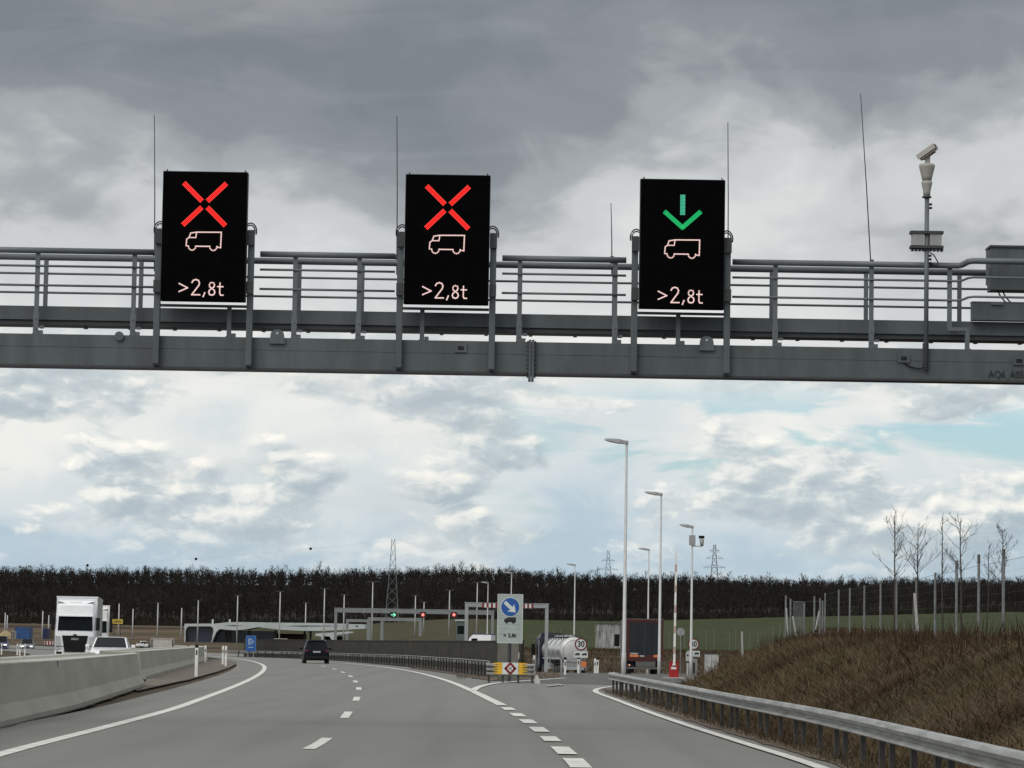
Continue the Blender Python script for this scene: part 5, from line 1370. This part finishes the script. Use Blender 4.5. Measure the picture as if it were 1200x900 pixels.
for f in np.linspace(0, 1, 9):
    line = [a.lerp(b, float(f)) for a, b in zip(bots, tops)]
    mb.tube([tuple(p) for p in line], .003 if f < .99 else .008, 4)
for i in range(len(tops) - 1):
    for g in np.linspace(0, 1, 14)[1:-1]:
        a = bots[i].lerp(bots[i + 1], float(g)); b = tops[i].lerp(tops[i + 1], float(g)); mb.tube([tuple(a), tuple(b)], .0016, 3)
part('wire_mesh', mb, mat('fence_wire', (.10, .10, .10), .6, .3), th)
th = thing('fence_gate', 'grey mesh gate and corner posts where the bank fence ends', 'gate')
Yg = 236.0
for px, yt in ((921, 698), (926.5, 702), (942.5, 706.5), (954.5, 699), (961, 701), (964, 704)):
    q = P(px, yt, Yg); zb = hz(q.x, Yg); part('gate_post', MB().tube([(q.x, Yg, zb - .3), (q.x, Yg, q.z)], .075, 8), FP, th)
for a, b in (((921.5, 712), (923.5, 740)), ((929, 722), (933, 738)), ((960, 716), (956, 730))):
    qa, qb = P(*a, Yg - 1), P(*b, Yg - 1); part('brace', MB().tube([tuple(qa), (qb.x, qb.y, qb.z - .5)], .06, 6), mat('brace_pale', (.38, .38, .37), .7), th)
qa, qb = P(930, 705, Yg), P(942, 705, Yg); zb = hz(qa.x, Yg); mb = MB()
for i in range(13):
    x = qa.x + (qb.x - qa.x) * i / 12; mb.tube([(x, Yg + .1, zb), (x, Yg + .1, qa.z)], .018, 4)
for f in (.02, .5, 1): z = zb + (qa.z - zb) * f; mb.tube([(qa.x, Yg + .1, z), (qb.x, Yg + .1, z)], .03, 4)
part('gate_panel', mb, FP, th)
qa, qb, qc = P(921, 699, Yg), P(932, 706, Yg), P(964, 704, Yg)
part('top_wire', MB().tube([tuple(qa), tuple(qb), tuple(qc)], .02, 4), FPD, th)
# long thin fence below the field
th = thing('field_fence', 'long thin post and wire fence at the near edge of the green field', 'fence')
tp = []
for i in range(34):
    px = 640 + (922 - 640) * i / 33 + random.uniform(-1.2, 1.2); Y = np.interp(px, [640, 740, 840, 922], [400, 396, 392, 388]); q = P(px, HOR, Y); zb = hz(q.x, Y)
    hgt = random.uniform(2.3, 2.7); part('fence_post', MB().tube([(q.x, Y, zb - .3), (q.x, Y, zb + hgt)], .032, 6), FP if i % 3 else FPD, th); tp.append((q.x, Y, zb))
mb = MB()
for z in (.4, .8, 1.2, 1.6): mb.tube([(x, y, zz + z) for x, y, zz in tp], .007, 3)
part('fence_wire', mb, mat('fence_wire', (.10, .10, .10), .6, .3), th)
# leaning stakes
def stake(label, a, b, Y, r_, m, name='leaning_stake'):
    qa, qb = P(*a, Y), P(*b, Y); zb = hz(qb.x, Y)
    o = link(name, MB().tube([(0, 0, 0), (qa.x - qb.x, 0, qa.z - zb + .3)], r_, 8).mesh(name, m)); o.location = (qb.x, Y, zb - .3); return tag(o, label, 'stake', 'leaning stakes')
PALE = mat('pale_stake', (.36, .36, .34), .8, 0, .15, 4)
stake('thick pale stake leaning left on the bank below the saplings', (1072, 695), (1077.5, 737), 98, .05, PALE)
stake('dark stake right beside the thick pale leaning stake', (1071, 698), (1069.5, 737), 99, .03, FPD)
stake('pale stake leaning at the field edge, left part of the bank', (869.5, 740), (871.5, 757), 205, .07, PALE)
stake('dark stake beside the pale one at the field edge', (868, 742), (867, 757), 206, .05, FPD)

# ------------------------------------------------------------------ bare saplings
def sapling(px, Y, yt, spread, label, seed, first, thin=1.0, up=.55):
    rs = random.Random(seed); q = P(px, yt, Y); zb = hz(q.x, Y); h = q.z - zb
    th = thing('bare_tree', label, 'tree', (q.x, Y, zb), group='bare saplings behind the bank fence')
    lean = rs.uniform(-.02, .02)
    tr = [(lean * z * h + rs.uniform(-.02, .02), rs.uniform(-.02, .02), z * h) for z in np.linspace(-.05, 1, 9)]
    rr_ = [.043 * thin * (1 - .85 * t) + .006 for t in np.linspace(0, 1, 9)]
    part('trunk', MB().tube(tr, rr_, 6), BARK, th, True)
    mb = MB()
    nb = 24
    def twig(p, d_, L_, r0, lv):
        pts = [p]; q = p; dd_ = d_.copy()
        for _ in range(4):
            dd_ = (dd_ + Vector((rs.gauss(0, .16), rs.gauss(0, .16), rs.gauss(.08, .10)))).normalized(); q = q + dd_ * L_ / 4; pts.append(q)
        mb.tube([tuple(v) for v in pts], [r0, r0 * .85, r0 * .65, r0 * .5, r0 * .35], 3, False)
        if lv:
            for _ in range(rs.randint(3, 6)):
                f = rs.uniform(.2, .97) * 4; j = min(int(f), 3); b_ = pts[j].lerp(pts[j + 1], f - j)
                d2 = (dd_ + Vector((rs.gauss(0, .7), rs.gauss(0, .6), rs.gauss(.15, .35)))).normalized()
                twig(b_, d2, L_ * rs.uniform(.2, .5), r0 * .5, lv - 1)
    for i in range(nb):
        t = first + (1 - first) * rs.random() ** .9 * .97
        k = t * 8 + .4; j = min(int(k), 7); base = Vector(tr[j]).lerp(Vector(tr[j + 1]), min(1, k - j))
        L_ = spread * h * (1.08 - t) ** .6 * rs.uniform(.45, 1.45); a = rs.uniform(0, 2 * PI)
        twig(base, Vector((math.cos(a), math.sin(a), up + rs.uniform(.0, .9))).normalized(), L_, .011 * thin, 2 if L_ > .5 else 1)
    part('crown', mb, mat('twig_bark', (.05, .037, .030), .9), th)
sapling(1049, 150, 599, .30, 'tallest bare sapling, leftmost of the row behind the fence', 11, .38, 1.25)
sapling(1075.5, 145, 622, .42, 'wide spreading bare sapling, second from left', 12, .42, 1.25)
sapling(1105.5, 140, 607, .14, 'narrow bare sapling with few branches, third from left', 13, .45, 1.0, .9)
sapling(1127.5, 138, 611, .30, 'bare sapling with upswept branches, fourth from left', 14, .34, 1.25)
sapling(1157, 150, 640, .28, 'shortest pale bare sapling, second from right', 15, .5, .75)
sapling(1175.5, 135, 622, .28, 'bare sapling right at the tallest fence post', 16, .5, 1.3)

# ------------------------------------------------------------------ weeds on the bank
def blades(name, x, y, z, hgt, wd, cols, lean, label, m):
    n = len(x); r = np.random.default_rng(21)
    a = r.uniform(0, 2 * PI, n); dx, dy = np.cos(a) * wd / 2, np.sin(a) * wd / 2 * .4
    lx, ly = r.normal(0, 1, n) * lean * hgt, r.normal(0, 1, n) * lean * hgt
    V = np.empty((n, 5, 3), np.float32)
    V[:, 0] = np.stack([x - dx, y - dy, z], 1); V[:, 1] = np.stack([x + dx, y + dy, z], 1)
    V[:, 2] = np.stack([x + dx * .7 + lx * .4, y + dy * .7 + ly * .4, z + hgt * .55], 1); V[:, 3] = np.stack([x - dx * .7 + lx * .4, y - dy * .7 + ly * .4, z + hgt * .55], 1)
    V[:, 4] = np.stack([x + lx, y + ly, z + hgt], 1)
    me = bpy.data.meshes.new(name)
    me.vertices.add(n * 5); me.vertices.foreach_set('co', V.ravel())
    b = np.arange(n) * 5
    loops = np.stack([b, b + 1, b + 2, b + 3, b + 3, b + 2, b + 4], 1).ravel()
    me.loops.add(n * 7); me.loops.foreach_set('vertex_index', loops.astype(np.int32))
    ls = np.stack([np.arange(n) * 7, np.arange(n) * 7 + 4], 1).ravel()
    me.polygons.add(n * 2); me.polygons.foreach_set('loop_start', ls.astype(np.int32))
    me.update(calc_edges=True); me.validate()
    set_col(me, np.repeat(cols, 5, axis=0)); me.materials.append(m)
    o = link(name, me); o['kind'] = 'stuff'; o['label'] = label
    return o
WEEDM = attr_mat('dry_weeds', .95, .25, (.4, 5.0), .1)
r = np.random.default_rng(5)
pal = np.array([(.088, .064, .037), (.105, .080, .046), (.064, .043, .026), (.053, .033, .020), (.066, .060, .029), (.125, .098, .058), (.048, .032, .021)])
N = 230000
u = r.random(N); Yw = 20 * (340 / 20) ** (u ** .8)
Yw = np.where(r.random(N) < .35, r.uniform(60, 200, N), Yw)
sx = r.uniform(-1.3, 12, N); xw = toe(Yw) + sx
keep = (xw / Yw < .34)
Yw, xw, sx = Yw[keep], xw[keep], sx[keep]
zz = H(xw, Yw) + (sst(-.1, .3, (xw - toe(Yw)) / 4.2)) * .16 * fbm(xw, Yw, .22, 5) - .08
cl = fbm(xw, Yw, .10, 31); cl2 = fbm(xw, Yw, .35, 32)
hg = (.15 + .19 * np.clip(cl + .3, 0, 1.2) + .16 * np.clip(cl2, 0, 1)) * r.uniform(.5, 1.5, len(xw)) * np.clip(.8 + sx / 6, .6, 1)
def patch_cols(x, y, n):
    p1 = fbm(x, y * .55, .16, 46) + r.normal(0, .07, n); p2 = fbm(x, y * .55, .42, 47) + r.normal(0, .10, n)
    tan, rus, dk, ol, straw = map(np.array, ((.108, .080, .047), (.078, .050, .030), (.052, .035, .023), (.074, .068, .032), (.142, .112, .068)))
    c = np.repeat(tan[None], n, 0)
    def mx(m, t): return c * (1 - m[:, None]) + t * m[:, None]
    c = mx(sst(.05, .40, p1), rus); c = mx(sst(.12, .45, p2) * .9, dk); c = mx(sst(.15, .5, -p1) * .7, ol); c = mx(sst(.2, .5, -p2) * .6, straw)
    return c * r.uniform(.8, 1.2, (n, 1)), p1
cpatch, clump = patch_cols(xw, Yw, len(xw))
ols = sst(.1, .5, fbm(xw, Yw, .07, 44)) * (Yw < 70)
cw = cpatch * (1 - .6 * ols[:, None]) + np.array((.062, .066, .026)) * .6 * ols[:, None]
hg = hg * np.where(clump > .30, 1.25, .85)
blades('dry_weeds', xw, Yw, zz, hg, np.clip(.012 + Yw * .00016, .012, .05), cw, .85, 'dense dry brown weeds covering the bank behind the guardrail', WEEDM)
n4 = 90000
y4 = 20 * (95 / 20) ** r.random(n4); s4 = r.uniform(-1.4, 6.5, n4) ; x4 = toe(y4) + s4
ok4 = x4 / y4 < .36; y4, x4 = y4[ok4], x4[ok4]
c4, m4 = patch_cols(x4, y4, len(x4))
h4 = r.uniform(.08, .24, len(x4)) * (1 + .5 * np.clip(m4, -1, 1))
z4 = H(x4, y4) + (sst(-.1, .3, (x4 - toe(y4)) / 4.2)) * .16 * fbm(x4, y4, .22, 5) - .06
blades('matted_grass', x4, y4, z4, h4, np.full(len(x4), .012), c4, 1.3, 'matted dead grass low on the bank close to the guardrail', WEEDM)
# tall dead stalks in clumps
cxs, cys, hh, ccs = [], [], [], []
for k in range(60):
    Yc_ = r.uniform(40, 175); xc = toe(Yc_) + r.uniform(2.2, 7.5); m_ = int(r.integers(12, 45))
    tall = r.uniform(.4, .8)
    cxs.append(r.normal(xc, .35, m_)); cys.append(r.normal(Yc_, .8, m_)); hh.append(r.uniform(.5, 1.1, m_) * tall); ccs.append(np.repeat([pal[r.choice([2, 3, 6, 3])]], m_, 0) * r.uniform(.7, 1.2, (m_, 1)))
for px_, Y_ in ((925, 122), (985, 110), (1010, 95), (1085, 90), (1150, 80), (890, 150), (960, 118)):
    q = P(px_, 740, Y_); m_ = 60
    cxs.append(r.normal(q.x, .5, m_)); cys.append(r.normal(Y_, 1.0, m_)); hh.append(r.uniform(.35, .95, m_)); ccs.append(np.repeat([pal[3]], m_, 0) * r.uniform(.6, 1.3, (m_, 1)))
xa, ya, ha, ca = map(np.concatenate, (cxs, cys, hh, ccs))
blades('dead_stalks', xa, ya, H(xa, ya) - .08, ha, np.clip(.02 + ya * .0002, .02, .06), ca, .22, 'clumps of tall dark dead stalks on the bank', WEEDM)
# scrubby grass: strip under the rail, gore, brown slope behind the trucks
n1, n2, n3 = 9000, 2500, 16000
y1 = 18 * (100 / 18) ** r.random(n1); x1 = np.interp(y1, RAIL1[:, 1], RAIL1[:, 0]) + r.uniform(-.25, 1.3, n1)
p2 = np.array([tuple(G(px_, py_)[:2]) for px_, py_ in zip(r.uniform(535, 655, n2), r.uniform(785, 796, n2))]); 
x2, y2 = p2[:, 0], p2[:, 1]
ok = py2 = np.ones(n2, bool)
y3 = r.uniform(318, 374, n3); x3 = r.uniform(-6, 40, n3)
xa = np.concatenate([x1, x2, x3]); ya = np.concatenate([y1, y2, y3])
ha = np.concatenate([r.uniform(.06, .26, n1), r.uniform(.04, .16, n2), r.uniform(.12, .5, n3)])
wa = np.concatenate([np.full(n1, .02), np.full(n2, .03), np.full(n3, .05)])
ca = pal[r.integers(0, 7, len(xa))] * r.uniform(.7, 1.2, (len(xa), 1))
ca[-n3:] *= np.array((.72, .62, .56))
blades('scrub_grass', xa, ya, H(xa, ya) - .05, ha, wa, ca, .35, 'short scrubby dry grass under the guardrail and behind the trucks', WEEDM)

# ------------------------------------------------------------------ the wood on the hill
def forest():
    r = np.random.default_rng(77)
    gx_, gy_ = np.meshgrid(np.arange(-330, 330, 4.0), np.arange(897, 1225, 5.6))
    X = (gx_ + r.uniform(-2.4, 2.4, gx_.shape)).ravel(); Y = (gy_ + r.uniform(-3, 3, gx_.shape)).ravel()
    ok = np.abs(X) < .215 * Y + 30; X, Y = X[ok], Y[ok]; n = len(X); Z = H(X, Y) - .3
    hgt = r.normal(6.6, 1.0, n) + 1.1 * fbm(X, Y, .010, 3) + np.where(r.random(n) < .05, r.uniform(1, 3.2, n), 0); hgt = np.clip(hgt, 3.5, 11)
    base = np.array([(.023, .0205, .0185), (.026, .022, .0195), (.021, .0195, .018), (.029, .024, .0205), (.021, .0205, .0175)])[r.integers(0, 5, n)]
    base = base * (1 + .28 * fbm(X, Y * .5, .012, 8))[:, None]
    tris, cols = [], []
    def tri(a, b, c_, col): tris.append(np.stack([a, b, c_], 1)); cols.append(col)
    S = lambda x, y, z: np.stack([x, y, z], 1)
    w0 = r.uniform(.08, .18, n)
    tri(S(X - w0, Y, Z), S(X + w0, Y, Z), S(X, Y, Z + hgt * .93), base * .9)
    for k in range(40):
        t = r.uniform(.28, .92, n); a = r.uniform(0, 2 * PI, n); L_ = hgt * r.uniform(.16, .36, n) * (1.2 - t)**.6
        el_ = r.uniform(.5, 1.35, n)
        dx, dy, dz_ = np.cos(a) * np.cos(el_), np.sin(a) * np.cos(el_), np.sin(el_)
        off = r.uniform(0, .9, n)
        bx_, by_, bz_ = X + np.cos(a) * off, Y + np.sin(a) * off, Z + hgt * t * .92
        wv = (r.uniform(.03, .09, n) if k < 35 else r.uniform(.12, .28, n)) * np.where(t > .72, .55, 1)
        tx_, ty_, tz_ = bx_ + dx * L_, by_ + dy * L_, bz_ + dz_ * L_
        px_, pz_ = np.abs(dz_) * wv + .02, -dx * wv
        tri(S(bx_ - px_, by_, bz_ - pz_), S(bx_ + px_, by_, bz_ + pz_), S(tx_, ty_, tz_), base * r.uniform(.85, 1.15, (n, 1)))
    # undergrowth along the front edge
    m_ = 9000; Xe = r.uniform(-260, 260, m_); Ye = r.uniform(888, 905, m_); Ze = H(Xe, Ye) - .2; we = r.uniform(.2, .7, m_); he = r.uniform(.8, 2.6, m_)
    tri(S(Xe - we, Ye, Ze), S(Xe + we, Ye, Ze), S(Xe + r.normal(0, .4, m_), Ye, Ze + he), np.array((.024, .021, .017)) * r.uniform(.6, 1.4, (m_, 1)))
    T = np.concatenate(tris).astype(np.float32); CC = np.concatenate(cols)
    nt = len(T); me = bpy.data.meshes.new('forest')
    me.vertices.add(nt * 3); me.vertices.foreach_set('co', T.ravel())
    me.loops.add(nt * 3); me.loops.foreach_set('vertex_index', np.arange(nt * 3, dtype=np.int32))
    me.polygons.add(nt); me.polygons.foreach_set('loop_start', np.arange(0, nt * 3, 3, dtype=np.int32))
    me.update(calc_edges=True); me.validate()
    set_col(me, np.repeat(CC, 3, axis=0)); me.materials.append(attr_mat('bare_wood', .95, .15, (.02, .2), .02))
    o = link('forest', me); o['kind'] = 'stuff'; o['label'] = 'dark bare winter wood covering the low hill along the horizon'
forest()
